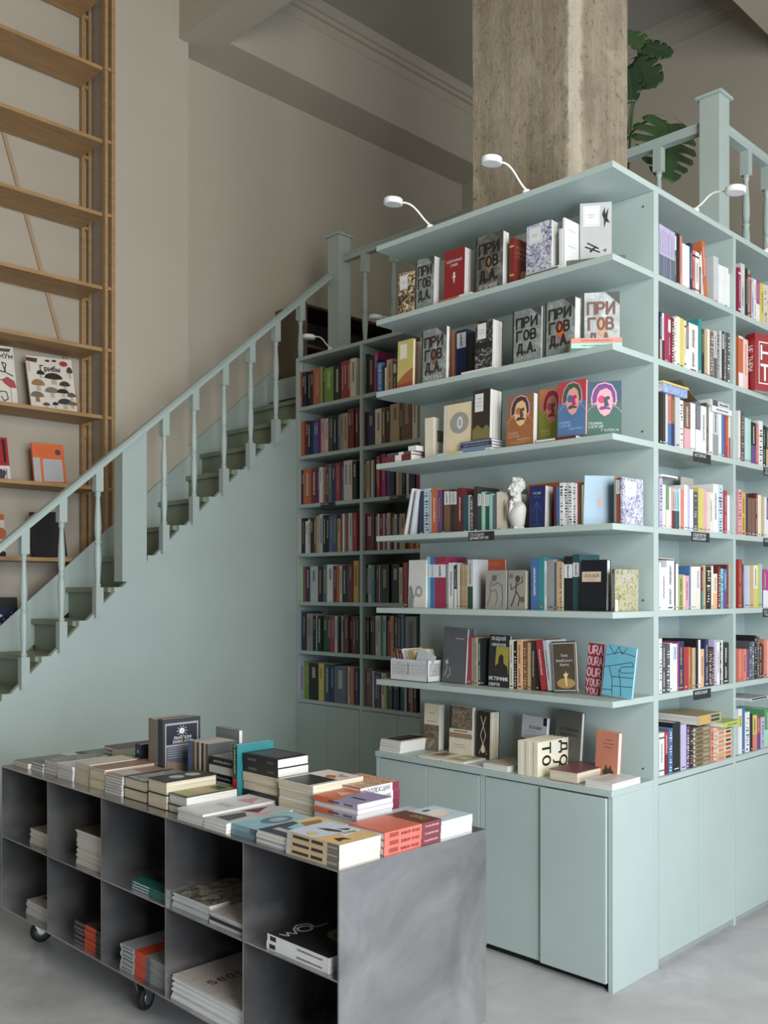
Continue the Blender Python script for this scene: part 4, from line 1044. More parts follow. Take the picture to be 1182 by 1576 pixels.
# ------------------------------------------------------------------ display shelves, covers facing out
def face(xl, xr, xr2, yt, i, X, cover, label, art=None, lift=0., lean=0., page=None, spine=None, tmin=.012, hard=True, back=0.03):
    """cover parallel to the unit's front; lean = sideways tilt (positive leans left in the picture), back = tilt against the panel"""
    a = onX(xl, yt, X); b = onX(xr, yt, X); d = a.y - b.y
    t = max(tmin, onY(xr2, yt, b.y).x - X)
    z = ZL[i] + lift; h = (a.z + b.z) / 2 - z
    ax = AX_FD
    ax = lean_axes(ax, (0, 1, 0), back) if back else ax
    if lean: ax = lean_axes(ax, (1, 0, 0), -lean)
    off = max(0, math.sin(back)) * t if back else 0
    dz = abs(math.sin(lean)) * d if lean < 0 else 0
    org = Vector((X + t, a.y, z + (math.sin(back) * t * 0)))
    o = book(org, ax, h / max(.5, math.cos(lean)), d, t, cover, page=page, art=art, spine=spine, label=label, group=None, hard=hard)
    # rest the lowest corner on the shelf
    bpy.context.view_layer.update()
    lo = min((o.matrix_world @ v.co).z for v in o.data.vertices); o.location.z += z - lo + .0002
    return o
def facecam(pxc, w_px, yt, i, X, t, cover, label, art=None, yaw=.62, lift=0., lean=0., page=None, spine=None, hard=True):
    """cover turned towards the corner of the unit; pxc = centre column of the cover"""
    c = onX(pxc, yt, X); depth = (c.x + c.y) * Q
    z = ZL[i] + lift; h = c.z - z
    ax = lean_axes(AX_FD, (0, 0, 1), yaw)
    if lean: ax = lean_axes(ax, tuple(ax[0]), lean)
    w = w_px * depth / FPX / math.cos(PI / 4 - yaw)
    org = Vector((c.x, c.y, z)) - ax[0] * t - ax[1] * (w / 2)
    o = book(org, ax, h, w, t, cover, page=page, art=art, spine=spine, label=label, hard=hard)
    bpy.context.view_layer.update()
    lo = min((o.matrix_world @ v.co).z for v in o.data.vertices); o.location.z += z - lo + .0002
    return o
XF = 3.112
def prigov(lc='db', extra=None, sub=None):
    L = (48, 38, 34) if lc == 'db' else lc
    a = [('p', [(.62, 1), (1, 1), (1, .80)], (70, 72, 72)), ('r', 0, 0, .05, 1, (40, 40, 40))]
    if extra: a += [('p', [(.38, .42), (.50, .62), (.62, .60), (.66, .40), (.52, .30)], extra), ('p', [(.52, .58), (.60, .56), (.56, .44)], (196, 176, 150))]
    a += [('t', 'ПРИ', .15, .67, .85, .84, L, .045), ('t', 'ГОВ', .17, .43, .83, .60, L, .045), ('t', 'Д.А.', .20, .19, .84, .36, L, .045)]
    if sub: a += [('t', sub, .16, .04, .84, .12, (190, 190, 186), .02)]
    return a
lbl = [('r', .10, .60, .58, .94, 'w'), ('r', .13, .62, .55, .92, 'lg'), ('r', .14, .63, .54, .91, 'w'), ('r', .22, .78, .46, .79, 'g'), ('r', .24, .74, .44, .75, 'g')]
face(612, 637, 638.6, 418, 6, XF, 'browntree', 'brown branch-patterned cover at the far end of the top display shelf', lbl)
face(638.8, 667, 676, 397, 6, XF, 'crumple', 'grey foil cover with dark letters, leftmost of its kind on the top display shelf', prigov())
lie(3.095, onX(704, 460, 3.1).y, ZL[6], 'L', .10, .12, .012, 'o', 'small orange book lying under the red hardback, top display shelf')
lie(3.095, onX(726, 460, 3.1).y, ZL[6], 'L', .068, .12, .012, 'w', 'small white book lying in front of the red hardback, top display shelf')
face(683, 714, 730, 384, 6, XF, (134, 34, 38), 'red hardback with pale lettering and thick white pages, top display shelf',
     [('t', 'ИЗБРАННЫЕ', .12, .74, .88, .79, 'w'), ('t', 'СТИХИ', .32, .65, .66, .70, 'w'), ('e', .5, .50, .05, .03, 'w'), ('p', [(.47, .48), (.53, .48), (.6, .40), (.53, .42), (.54, .28), (.5, .36), (.46, .28), (.47, .42), (.4, .40)], 'cr')], lift=.0125)
face(731, 773, 783, 360, 6, XF, 'crumple_dark', 'darkest foil cover with letters, standing right of the red hardback', prigov((30, 26, 26), (120, 104, 84), 'НЕСОБРАННОЕ'))
def sideways(xl, xr, yt, i, X, d, cover, label, art=None, spine=None, lift=0., page=None):
    a = onX(xl, yt, X); b = onX(xr, yt, X)
    return book((X, a.y, ZL[i] + lift), AX_D, (a.z + b.z) / 2 - ZL[i] - lift, d, a.y - b.y - .0006, cover, page=page, art=art, spine=spine, label=label)
sideways(784.5, 791, 366, 6, XF + .012, .12, (122, 40, 38), 'dark red hardback with gold lettering beside the blue branch cover',
     [('t', 'ПОЛНОЕ', .12, .78, .7, .83, 'my'), ('t', 'СОБРАНИЕ', .12, .68, .8, .73, 'my'), ('t', 'СТИХОВ', .12, .58, .7, .63, 'my'), ('e', .6, .25, .25, .12, 'my')], [('b', .8, .84, 'my'), ('b', .2, .24, 'my')])
for j in range(3):
    lie(3.09 + .003 * j, onX(858, 420, 3.09).y, ZL[6] + .0065 * j, 'L', .155, .12, .006, 'dg' if j % 2 else 'lg', '%s grey booklet from the bottom under the blue branch cover, top display shelf' % ORD[j+1])
face(809.5, 848, 858, 343, 6, XF, 'bluetree', 'blue-grey branch-patterned cover with white label, top display shelf', lbl, lift=.020)
sideways(860.4, 865.6, 352, 6, XF + .01, .09, 'w', 'lower of two white books standing side-on, top display shelf', [('r', .3, .7, .8, .705, 'lg')])
sideways(866, 869, 335, 6, XF + .012, .125, 'w', 'taller of two white books standing side-on, top display shelf', [('r', .2, .80, .6, .81, 'g'), ('r', .2, .77, .7, .78, 'lg'), ('r', .2, .56, .7, .57, 'lg'), ('r', .2, .50, .6, .51, 'g')])
# lying book at the corner
ax = lean_axes((VZ, VX, VY), (0, 0, 1), .46)
o0 = Vector((3.235, 1.925, ZL[6]))
book(o0, ax, .225, .135, .042, (106, 108, 106), spine=[('t', .12, .62, 'w', 'БРОДСКИЙ'), ('b', .88, .885, 'k')], label='thick grey book with white letters lying at the top shelf corner', hard=True)
facecam(917, 47, 312, 6, 3.255, .012, (176, 177, 176), 'tall pale grey cover with biplane and white label, standing on the corner book',
        [('r', .10, .62, .62, .95, 'w'), ('r', .13, .64, .59, .93, 'lg'), ('r', .145, .65, .575, .92, 'w'), ('r', .22, .80, .48, .81, 'g'), ('r', .26, .76, .44, .77, 'g'),
         ('p', [(.70, .80), (.78, .92), (.80, .80), (.90, .90), (.86, .74), (.94, .66), (.82, .68), (.76, .58), (.76, .72)], 'k'),
         ('p', [(.15, .28), (.62, .18), (.64, .20), (.17, .30)], 'k'), ('p', [(.22, .34), (.58, .24), (.60, .26), (.24, .36)], 'k'), ('p', [(.3, .22), (.5, .30), (.52, .27), (.34, .19)], 'k'), ('p', [(.72, .22), (.84, .25), (.82, .19)], 'dg')], lift=.043)
# second shelf
face(611, 635, 638.4, 523, 5, XF, (184, 172, 104), 'yellow cover over a brown hill, left on the second display shelf', [('r', .15, .62, .6, .92, 'cr'), ('p', [(0, 0), (1, 0), (1, .40), (.5, .30), (0, .14)], (156, 92, 56)), ('p', [(0, 0), (1, 0), (1, .12), (0, .08)], (150, 60, 48))])
face(648, 686, 691, 505, 5, XF, 'crumple', 'grey foil cover with dark letters and a city name, second display shelf', prigov('db', (120, 92, 72), 'МОСКВА'))
lie(3.092, onX(763, 570, 3.1).y, ZL[5], 'L', .18, .10, .010, 'w', 'white book lying flat under the dark forest cover, second display shelf')
face(731, 757, 773, 493, 5, XF, 'forest', 'black and white forest cover with thick white pages, second display shelf', [('r', .12, .62, .62, .94, 'w'), ('r', .2, .80, .5, .81, 'g'), ('r', .2, .74, .5, .75, 'g'), ('r', 0, .42, 1, .55, 'k')], lift=.0105)
face(788, 832, 836, 475, 5, XF, 'crumple', 'grey foil cover with black letters, first of three at the right, second shelf', prigov((36, 32, 32)))
face(838, 884, 893, 461, 5, XF, 'crumple', 'grey foil cover with an orange figure among the letters, second shelf', prigov('db', (196, 96, 52)))
facecam(925, 55, 450, 5, 3.24, .02, 'crumple_light', 'pale foil cover with brown letters, behind the orange and mint booklets', prigov((110, 74, 60), (190, 150, 120)))
for j, (c, l) in enumerate((('mi', 'mint booklet lying at the corner of the second display shelf, lower of two'), ('sal', 'orange booklet lying on the mint one, corner of the second display shelf'))):
    ax = lean_axes((VZ, VX, VY), (0, 0, 1), .70)
    c0 = Vector((3.165, 1.895, ZL[5] + .019 * j))
    book(c0 + Vector((-.0 * j, .0, 0)), ax, .19, .10, .0185, c, spine=[('d', .2, .8, 'db')], label=l, hard=False)
# third shelf
lie(3.095, 2.925, ZL[4], 'L', .165, .14, .030, 'dr', 'dark red book with white band lying at the far end of the third shelf', spine=[('b', .35, .6, 'w')], hard=True)
lie(3.10, 2.93, ZL[4] + .0305, 'L', .15, .13, .013, 'dg', 'dark grey book with a white band lying on the dark red one', spine=[('b', .3, .5, 'w')])
lie(3.11, 2.905, ZL[4] + .044, 'L', .05, .11, .022, 'w', 'small white booklet on top of the dark lying pair, third display shelf')
sideways(654, 667, 643, 4, XF + .03, .10, 'cr', 'cream book standing side-on with a small photo, third display shelf', [('r', .25, .42, .8, .7, 'photo'), ('r', .25, .2, .7, .22, 'g')])
face(682, 724, 726, 621, 4, XF + .005, (216, 200, 168), 'beige cover with a grey oval and a white zero, third display shelf', [('r', 0, 0, .14, 1, 'bg'), ('e', .58, .62, .34, .21, (150, 148, 142)), ('e', .60, .62, .10, .12, 'w'), ('e', .60, .62, .045, .075, (150, 148, 142))])
lie(3.092, onX(757, 690, 3.1).y, ZL[4], 'L', .30, .13, .010, 'pb', 'long pale booklet lying lowest beneath the small blue stack, third shelf', spine=[('b', .1, .5, 'b', .2, .8), ('b', .6, .8, 'y', .1, .9)])
for j in range(3):
    lie(3.094 + .002 * j, onX(758, 690, 3.1).y + .002 * j, ZL[4] + .0105 + .0125 * j, 'L', .168, .11, .012, 'sl' if j != 1 else 'nv', '%s from the bottom of the small slate-blue stack, third display shelf' % ORD[j+1].capitalize(), spine=[('d', .1, .9, 'pb')])
face(727, 753, 772, 600, 4, XF, (50, 44, 36), 'black cover with white label and olive foot, standing on the small blue stack', [('r', .12, .56, .62, .92, 'w'), ('r', .2, .82, .5, .83, 'g'), ('r', .2, .74, .5, .75, 'g'), ('r', .2, .67, .5, .68, 'g'), ('p', [(0, 0), (1, 0), (1, .22), (.8, .28), (.6, .2), (.3, .3), (0, .2)], (120, 110, 70))], lift=.049)
def portrait(bg, body, hair, skin, nose, shade):
    P = lambda cx, cy, rx_, ry, a0=0, a1=24: [(cx + rx_ * math.cos(a * PI / 12), cy + ry * math.sin(a * PI / 12)) for a in range(a0, a1)]
    a = [('r', 0, .0, 1, .62, body)]
    a += [('p', [(0, .40), (.10, .52), (.28, .58), (.72, .58), (.92, .52), (1, .42), (1, .0), (0, 0)], body)]
    a += [('l', [(0, .44), (.12, .53), (.30, .58)], .0016, 'pk'), ('l', [(.70, .58), (.90, .52), (1, .44)], .0016, 'pk')]
    a += [('p', [(.16, .58), (.14, .70), (.20, .86), (.34, .96), (.54, 1.0 - .015), (.74, .94), (.86, .80), (.88, .64), (.84, .56), (.74, .60), (.30, .60)], 'pk')]
    a += [('p', [(.19, .60), (.18, .72), (.24, .85), (.36, .94), (.54, .96), (.72, .92), (.82, .80), (.84, .66), (.81, .60), (.74, .64), (.72, .8), (.40, .82), (.30, .64)], hair)]
    a += [('p', [(.30, .62), (.33, .76), (.40, .84), (.58, .88), (.70, .82), (.76, .68), (.74, .52), (.66, .42), (.52, .38), (.40, .44), (.32, .54)], skin)]
    a += [('e', .44, .68, .10, .07, nose), ('e', .62, .70, .06, .035, shade), ('p', [(.50, .72), (.58, .72), (.66, .56), (.52, .54)], shade), ('p', [(.36, .51), (.44, .56), (.56, .55), (.68, .53), (.70, .49), (.56, .505), (.44, .49)], hair)]
    return a
t1 = lambda a, b, c: [('t', 'ГЕНРИХ', .08, .235, .46, .275, c), ('t', 'САПГИР', .08, .175, .50, .215, c), ('t', a, .44, .105, .92, .145, c), ('t', b, .2, .05, .92, .085, c)] if b else [('t', 'ГЕНРИХ', .08, .235, .46, .275, c), ('t', 'САПГИР', .08, .175, .50, .215, c), ('t', a, .44, .11, .92, .15, c)]
face(779, 820, 827, 607, 4, XF, (134, 100, 76), 'brown and orange portrait cover, leftmost of four stylised faces', portrait(0, (152, 98, 60), (70, 58, 56), (222, 180, 140), (176, 116, 66), (90, 76, 70)) + t1('ПРОВЕРКА', 'РЕАЛЬНОСТИ', (212, 186, 150)))
face(829, 866, 868, 597, 4, XF + .07, (206, 132, 84), 'olive green and peach portrait cover, half hidden, second of four stylised faces', portrait(0, (146, 154, 60), (160, 50, 56), (222, 150, 130), (180, 90, 90), (140, 60, 64)) + t1('ЛЭП', None, (210, 206, 150)))
lie(3.092, onX(888, 670, 3.1).y, ZL[4], 'L', .19, .11, .012, 'dr', 'dark red and white booklet lying under the red and blue portrait cover', spine=[('b', .5, .98, 'w', .3, .9)])
face(858, 901, 903, 586, 4, XF, (178, 68, 76), 'red and blue portrait cover with green hair, third of four stylised faces', portrait(0, (84, 120, 160), (66, 96, 72), (226, 160, 158), (70, 110, 176), (176, 60, 90)) + t1('МИФЫ', None, (180, 206, 226)), lift=.0125)
facecam(929, 52, 587, 4, 3.16, .012, (52, 84, 104), 'dark teal portrait cover with purple hair, rightmost of four stylised faces', portrait(0, (62, 98, 88), (112, 64, 128), (230, 160, 168), (196, 66, 106), (58, 76, 84)) + t1('ГОЛОСА', None, (214, 222, 214)), yaw=.55)
# bust shelf
for j, (x0, x1, c, l) in enumerate(((621, 627, 'w', 'white booklet leaning right at the far end of the bust shelf, outer of two'), (630, 635, 'lg', 'pale grey booklet leaning right at the far end of the bust shelf, inner'))):
    a = onX(x0, 818, 3.18); ang = .235 if j == 0 else .19
    ax = lean_axes(AX_D, (1, 0, 0), ang)
    book((3.18, a.y, ZL[3] + .0005 + 0 * j), ax, .225 - .012 * j, .14, .009, c, label=l, hard=False, spine=None)
face(812, 860, 861, 744, 3, 3.325, (176, 98, 62), 'orange-brown cover standing behind the navy arrow cover, bust shelf')
face(814, 838, 851, 748, 3, 3.205, (34, 40, 88), 'navy cover with a blue arrow and cream pages, right of the bust', [('l', [(.5, .15), (.5, .62)], .002, 'b'), ('l', [(.25, .42), (.5, .64), (.75, .42)], .002, 'b'), ('t', 'РУССКИЕ', .25, .80, .75, .85, 'pb'), ('t', 'ПОЭТЫ', .3, .72, .7, .76, 'b'), ('r', .25, .10, .75, .11, 'b')], page=PAGE)
facecam(921, 46, 733, 3, 3.24, .012, (146, 174, 196), 'pale blue cover leaning slightly left, right part of the bust shelf', [('r', .25, .70, .78, .71, (196, 176, 140)), ('r', .25, .63, .85, .64, (196, 176, 140)), ('r', .46, .40, .56, .54, (216, 140, 110))], lean=-.03, yaw=.70, hard=False)
row('x', 3.21, ZL[3], [(945, 948, 734, 'g', 'n'), (948.2, 954.4, 735, (150, 78, 54), 'lab:w')], 'right of the pale blue cover, bust shelf', 'books on the display shelves', .15, 61)
o = sideways(954.8, 958.4, 734, 3, 3.21, .152, 'bluetree', 'blue-grey branch-patterned book at the right end of the bust shelf', [('r', .12, .62, .66, .93, 'w'), ('r', .14, .64, .64, .91, 'lg'), ('r', .15, .65, .63, .90, 'w'), ('r', .3, .78, .5, .79, 'g')])
# fifth shelf
face(628, 655, 656, 862, 2, 3.19, (206, 204, 200), 'white cover with a small etching of a figure and wreath, fifth display shelf',
     [('p', [(.02, .0), (.30, .0), (.34, .22), (.24, .40), (.12, .48), (.02, .40)], 'g'), ('e', .60, .34, .2, .12, 'g'), ('e', .60, .34, .11, .066, (206, 204, 200)), ('l', [(.05, .05), (.25, .3), (.1, .45)], .002, 'dg'), ('l', [(.3, .2), (.45, .3)], .003, 'dg')])
face(729, 776, 777, 861, 2, 3.30, (186, 84, 52), 'orange-red cover with a light streak behind the two etched covers', [('p', [(.2, .1), (.5, .3), (.6, .8), (.45, .5)], (222, 150, 110)), ('t', 'БРИТТЕН', .30, .88, .80, .92, 'my')])
etch = [('l', [(.1, .1), (.25, .4), (.2, .6), (.4, .8), (.35, .9)], .003, 'dg'), ('e', .42, .80, .12, .08, (110, 92, 80)), ('l', [(.3, .6), (.6, .68), (.8, .6), (.85, .3), (.8, .06)], .003, 'dg'), ('l', [(.25, .45), (.5, .5), (.6, .3), (.5, .1)], .0025, 'dg'), ('l', [(.5, .85), (.7, .9)], .002, 'dg')]
face(747, 778.5, 780, 878, 2, 3.20, (150, 148, 142), 'grey cover with an etched beast, left of a pair on the fifth display shelf', etch)
face(781.5, 808, 815, 878, 2, 3.20, (146, 144, 136), 'grey cover with an etched dancer, right of a pair on the fifth display shelf',
     [('e', .55, .78, .14, .09, (70, 66, 60)), ('l', [(.5, .7), (.45, .4), (.3, .2), (.2, .08)], .006, (70, 66, 60)), ('l', [(.5, .45), (.7, .3), (.6, .08)], .005, (70, 66, 60)), ('l', [(.5, .62), (.2, .5), (.15, .66)], .004, (70, 66, 60)), ('l', [(.52, .62), (.85, .7), (.8, .85)], .004, (70, 66, 60)), ('e', .85, .25, .12, .08, (84, 92, 84)), ('e', .18, .85, .12, .07, (110, 112, 104))], page=PAGE2)
row('x', 3.20, ZL[2], [(881.4, 892, 853, 'dt', 'band:w')], 'behind the black cover with a beige label', 'books on the display shelves', .15, 62)
face(893.5, 933, 939, 862, 2, 3.185, (24, 26, 34), 'black cover with a beige label strip, fifth display shelf', [('r', .04, .57, .78, .77, (206, 184, 160)), ('t', 'СКАЗКИ', .12, .66, .70, .72, 'dg'), ('r', .2, .61, .6, .62, 'g')])
sideways(941, 946.6, 876, 2, 3.175, .172, 'floral', 'flowery yellow-green book side-on at the right end of the fifth shelf', [('t', 'МАСТЕР', .22, .80, .72, .88, 'pb'), ('t', 'КОТ', .3, .70, .62, .78, 'pb'), ('r', .0, 0, .12, .28, 'cr')], [('b', .0, 1, 'dg', .1, .9), ('d', .1, .9, 'lg')])
# sixth shelf
face(680, 716, 717, 967, 1, 3.19, (84, 86, 88), 'tall dark grey cover with a white etched figure, sixth display shelf', [('l', [(.1, .1), (.2, .25), (.12, .38), (.25, .42)], .0025, 'lg'), ('l', [(.2, .08), (.35, .15), (.3, .28)], .0025, 'lg'), ('e', .2, .36, .05, .03, 'lg'), ('r', .5, .80, .85, .81, 'lg')], lean=-.04)
face(718.4, 729, 730, 968, 1, 3.33, (130, 134, 138), 'narrow grey cover peeping behind the red spine, sixth display shelf')
face(744.6, 768, 769, 981, 1, 3.325, (120, 186, 204), 'aqua cover with black line drawing, half hidden, middle of the sixth shelf', [('l', [(0, .2), (.5, .3)], .002, 'k'), ('l', [(0, .5), (.5, .62), (.2, .9)], .002, 'k'), ('l', [(.3, .1), (.2, .5)], .002, 'k'), ('l', [(0, .8), (.5, .7)], .002, 'k')])
face(751, 783, 784, 978, 1, 3.20, (40, 40, 42), 'black cover with yellow panel and white lettering, middle of the sixth shelf',
     [('p', [(.3, .25), (.95, .25), (.95, .78), (.35, .78)], (156, 144, 62)), ('p', [(.25, .22), (.95, .22), (.90, .40), (.72, .46), (.70, .60), (.58, .64), (.48, .58), (.46, .46), (.28, .38)], (40, 40, 42)),
      ('t', 'андрей', .12, .90, .78, .99, 'lg', .02), ('t', 'иванов', .14, .79, .80, .86, 'lg', .02), ('t', 'источник', .06, .13, .96, .22, 'w', .02), ('t', 'света', .06, .02, .56, .09, 'w', .02)], lean=-.02)
for x0, c, tt, hh, l, sp in ((833, 'r', .026, .205, 'red book leaning left beside the dancer cover, sixth display shelf', [('d', .3, .8, 'w')]), (843.5, 'lg', .020, .205, 'pale grey book leaning left beside the dancer cover, sixth display shelf', [('d', .2, .8, 'dr')])):
    a = onX(x0, 1058, 3.20)
    ax = lean_axes(AX_D, (1, 0, 0), -.135)
    book((3.20, a.y, ZL[1] + math.sin(.135) * tt * 0 + .004), ax, hh, .14, tt, c, spine=sp, label=l)
face(852, 889, 890, 989, 1, 3.19, (78, 66, 54), 'brown cover with a glowing dancer leaning left, sixth display shelf',
     [('r', .03, .03, .97, .97, 'lg'), ('r', .05, .05, .95, .95, (84, 72, 58)), ('e', .55, .18, .38, .10, (170, 140, 86)), ('p', [(.55, .12), (.5, .3), (.44, .36), (.52, .36), (.56, .42), (.60, .36), (.68, .38), (.6, .3), (.6, .12)], (226, 206, 150)), ('t', 'Театр', .38, .70, .66, .75, 'w'), ('t', 'французского', .18, .60, .86, .65, 'w'), ('t', 'балета', .34, .52, .70, .57, 'w')], lean=.075)
face(900, 924, 925, 992, 1, 3.215, (136, 42, 54), 'dark red cover with bold pink diagonal letters, sixth display shelf',
     [('t', 'URA', .06, .80, .94, .96, (214, 176, 186), .03), ('t', 'OURA', .04, .58, .96, .74, (214, 176, 186), .03), ('t', 'OUR', .06, .36, .9, .52, (214, 176, 186), .03), ('t', 'YOUR', .04, .17, .96, .31, (214, 176, 186), .03), ('t', 'YOU', .06, .02, .8, .13, (214, 176, 186), .03)], lean=-.075)
cy = [('l', [(.02, .78), (.5, .88), (.98, .84)], .002, 'k'), ('l', [(.1, .98), (.3, .82), (.42, .98), (.55, .84), (.7, .98)], .002, 'k'), ('l', [(.0, .55), (.3, .60), (.9, .72), (.95, .64), (.6, .60), (.5, .52), (.62, .48), (.98, .52)], .002, 'k'),
      ('l', [(.15, .58), (.3, .35), (.35, .02)], .002, 'k'), ('l', [(.5, .52), (.6, .25), (.65, .02)], .002, 'k'), ('l', [(.3, .38), (.98, .42)], .002, 'k'), ('l', [(.34, .2), (.98, .24)], .002, 'k'), ('l', [(0, .1), (.34, .12)], .002, 'k')]
face(926, 972, 975, 997, 1, 3.185, (106, 170, 190), 'bright aqua cover with black line drawing leaning right at the sixth shelf corner', cy, lean=-.10)
# crate
CR = M((196, 197, 198), .45)
cx0, cx1, cy0, cy1, cz0, cz1 = 3.125, 3.325, 2.850, 3.085, ZL[1] + .0005, ZL[1] + .098
cr = empty('plastic_crate', (cx0, cy0, cz0)); tag(cr, 'light grey perforated plastic crate holding small books, far end of the sixth shelf', 'crate')
mb = MB(); mb.box(cx0, cx1, cy0, cy1, cz0, cz0 + .003, CR); part(mb, 'base', cr)
def crate_wall(p, u, L):
    mb = MB(); u = Vector(u); n = Vector((-u.y, u.x, 0)) * .004; p = Vector(p); H = cz1 - cz0
    def bar(a, b, z0, z1):
        q = [p + u * a + VZ * z0, p + u * b + VZ * z0, p + u * b + VZ * z1, p + u * a + VZ * z1]; mb.prism(q, n, CR)
    bar(0, L, 0, .026); bar(0, L, H - .014, H)
    for s in (0, L / 2 - .006, L - .012): bar(s, s + .012, .026, H - .014)
    for k in range(1, 4): bar(.012, L - .012, .026 + k * .0145, .026 + k * .0145 + .0024)
    k = 0; x = .018
    while x < L - .014:
        bar(x, x + .0020, .026, H - .014); x += .0078
    return part(mb, 'side_wall', cr)
crate_wall((cx0, cy1, cz0), (0, -1, 0), cy1 - cy0); crate_wall((cx0, cy0, cz0), (1, 0, 0), cx1 - cx0)
crate_wall((cx1, cy0, cz0), (0, 1, 0), cy1 - cy0); crate_wall((cx1, cy1, cz0), (-1, 0, 0), cx1 - cx0)
for j, c in enumerate(['db', 'br', 'dr', 'w', 'lg', 'tan', 'my', 'cr']):
    ax = lean_axes(AX_D, (1, 0, 0), -.34)
    book((3.16, 3.058 - .0195 * j + .002, cz0 + .004 + .004), ax, .138 - .003 * (j % 3), .12, .0125, c, spine=[('d', .3, .85, 'dg' if c in ('w', 'cr', 'my', 'lg', 'tan') else 'cr')], hard=False,
         label='small %s book leaning in the grey crate, %s from the left' % (CNAME[c], ORD[j+1]), group='small books in the crate', name='paperback', cat='paperback')
ax = lean_axes(AX_FD, (1, 0, 0), .38)
book((3.15, 2.972, cz0 + .02), ax, .145, .105, .004, (188, 192, 194), label='pale grey blank card sheet leaning in the grey crate', cat='card', name='card_sheet', hard=False)
# cabinet top
for j in range(4):
    lie(3.10 + .003 * (j % 2), 3.0 - .002 * j, ZL[0] + .0005 + .0135 * j, 'r' if j % 2 else 'l', .13 if not j % 2 else .215, .215 if not j % 2 else .13, .013, 'w' if j < 3 else 'cr', '%s from the bottom of the tied white stack, far end of the cabinet top' % ORD[j+1].capitalize(),
        art=None if j < 3 else [('r', .05, .1, .8, .9, 'k'), ('r', .15, .2, .5, .8, 'dg')], page=PAGE)
face(652, 675, 683, 1084, 0, 3.27, (216, 204, 178), 'beige cover with sepia lower half behind the white stack, cabinet top', [('r', 0, 0, 1, .55, 'photo'), ('r', .3, .80, .7, .81, 'br'), ('r', .2, .62, .8, .63, 'br')])
face(691, 726, 731, 1088, 0, 3.25, (214, 206, 186), 'cream cover with sepia photo top and brown band, cabinet top', [('r', 0, .54, 1, 1, 'photo'), ('r', 0, .54, .1, 1, 'db'), ('r', 0, .36, 1, .46, (150, 122, 98)), ('r', .2, .49, .8, .51, 'br'), ('r', .2, .22, .7, .23, 'g'), ('r', .2, .17, .75, .18, 'g')])
face(733, 753, 768, 1096, 0, 3.25, (46, 40, 32), 'black cover with cream ornament and thick cream pages, cabinet top', [('e', .5, .22, .16, .09, 'cr'), ('l', [(.3, .9), (.5, .7), (.3, .5), (.5, .3)], .003, 'cr'), ('l', [(.7, .9), (.5, .7), (.7, .5), (.5, .3)], .003, 'cr'), ('l', [(.2, .1), (.5, .35), (.8, .1)], .003, 'tan')], page=PAGE2)
lie(3.10, 2.757, ZL[0] + .0003, 'L', .125, .21, .008, 'cr', 'thin cream book with brown panel lying on the cabinet top, left of two', art=[('r', .2, .2, .8, .8, 'tan'), ('r', .3, .3, .6, .7, 'br')])
lie(3.10, 2.62, ZL[0] + .0003, 'L', .128, .18, .009, 'cr', 'thin cream book with green panel lying on the cabinet top, right of two', art=[('r', .15, .2, .8, .8, 'ol'), ('r', .3, .3, .6, .7, 'cr')])
lie(3.098, 2.52, ZL[0] + .0003, 'L', .095, .19, .003, 'w', 'thin white leaflet lying on the cabinet top', art=[('r', .2, .2, .8, .7, 'lg')])
lie(3.10, 2.385, ZL[0] + .0003, 'l', .128, .19, .022, 'w', 'white book with tan cover edge lying left of the standing cream set', art=[('r', .1, 0, .9, 1, (196, 176, 156))])
face(800, 838, 842, 1104, 0, 3.29, (178, 180, 180), 'grey cover with a dark photo behind the standing cream set', [('r', 0, 0, 1, .52, 'forest'), ('t', 'ЛЕКЦИИ', .3, .74, .8, .80, 'dg'), ('r', .86, .84, 1, 1, 'k'), ('r', .2, .68, .6, .69, 'g')], lean=-.05)
face(852, 891, 896, 1096, 0, 3.31, (84, 84, 76), 'tall dark olive cover at the back of the cabinet top', [('t', 'КИТАЙСКАЯ', .18, .66, .86, .71, (50, 50, 46)), ('t', 'ЖИВОПИСЬ', .18, .57, .86, .62, (50, 50, 46))], lean=-.05)
face(915, 949, 955, 1127, 0, 3.26, (188, 120, 96), 'terracotta cover with a dark plant, right on the cabinet top', [('r', .4, .82, .7, .83, 'db'), ('r', .3, .74, .8, .75, 'db'), ('r', .36, .66, .74, .67, 'db'), ('e', .6, .14, .25, .08, (60, 50, 40)), ('p', [(.4, .16), (.5, .3), (.6, .18), (.7, .3), (.8, .14)], (60, 50, 40))], lean=-.04)
for j in range(5):
    o = book((3.10 + .002 * (j % 2), 2.333 - .0195 * j, ZL[0] + .0003), AX_D, .137, .215, .019, (222, 214, 190), page=PAGE2, hard=True, spine=[('b', 0, 1, 'cr', .0, 1)],
         art=[('tr', 'ТО', .16, .30, .40, .92, 'k', .04), ('tr', 'Л', .50, .10, .70, .40, 'k', .04), ('tr', 'ДО', .72, .18, .94, .92, 'k', .04), ('e', .56, .70, .09, .12, 'w')] if j == 4 else None,
         label='cream book standing in the set of five, cabinet top, %s from the left' % ORD[j+1] if j < 4 else 'frontmost cream book of the standing five, big black letters on its cover', group='cream books standing together on the cabinet top')
lie(3.096, 2.047, ZL[0] + .0003, 'l', .131, .225, .044, 'wine', 'wine-red patterned hardback lying on the cabinet top', page=PAGE2, hard=True)
lie(3.086, 1.888, ZL[0] + .0003, 'l', .121, .20, .025, 'w', 'white hardback with tan cover stripe lying at the cabinet corner', hard=True, art=[('r', .1, .2, .9, .6, 'bg')])

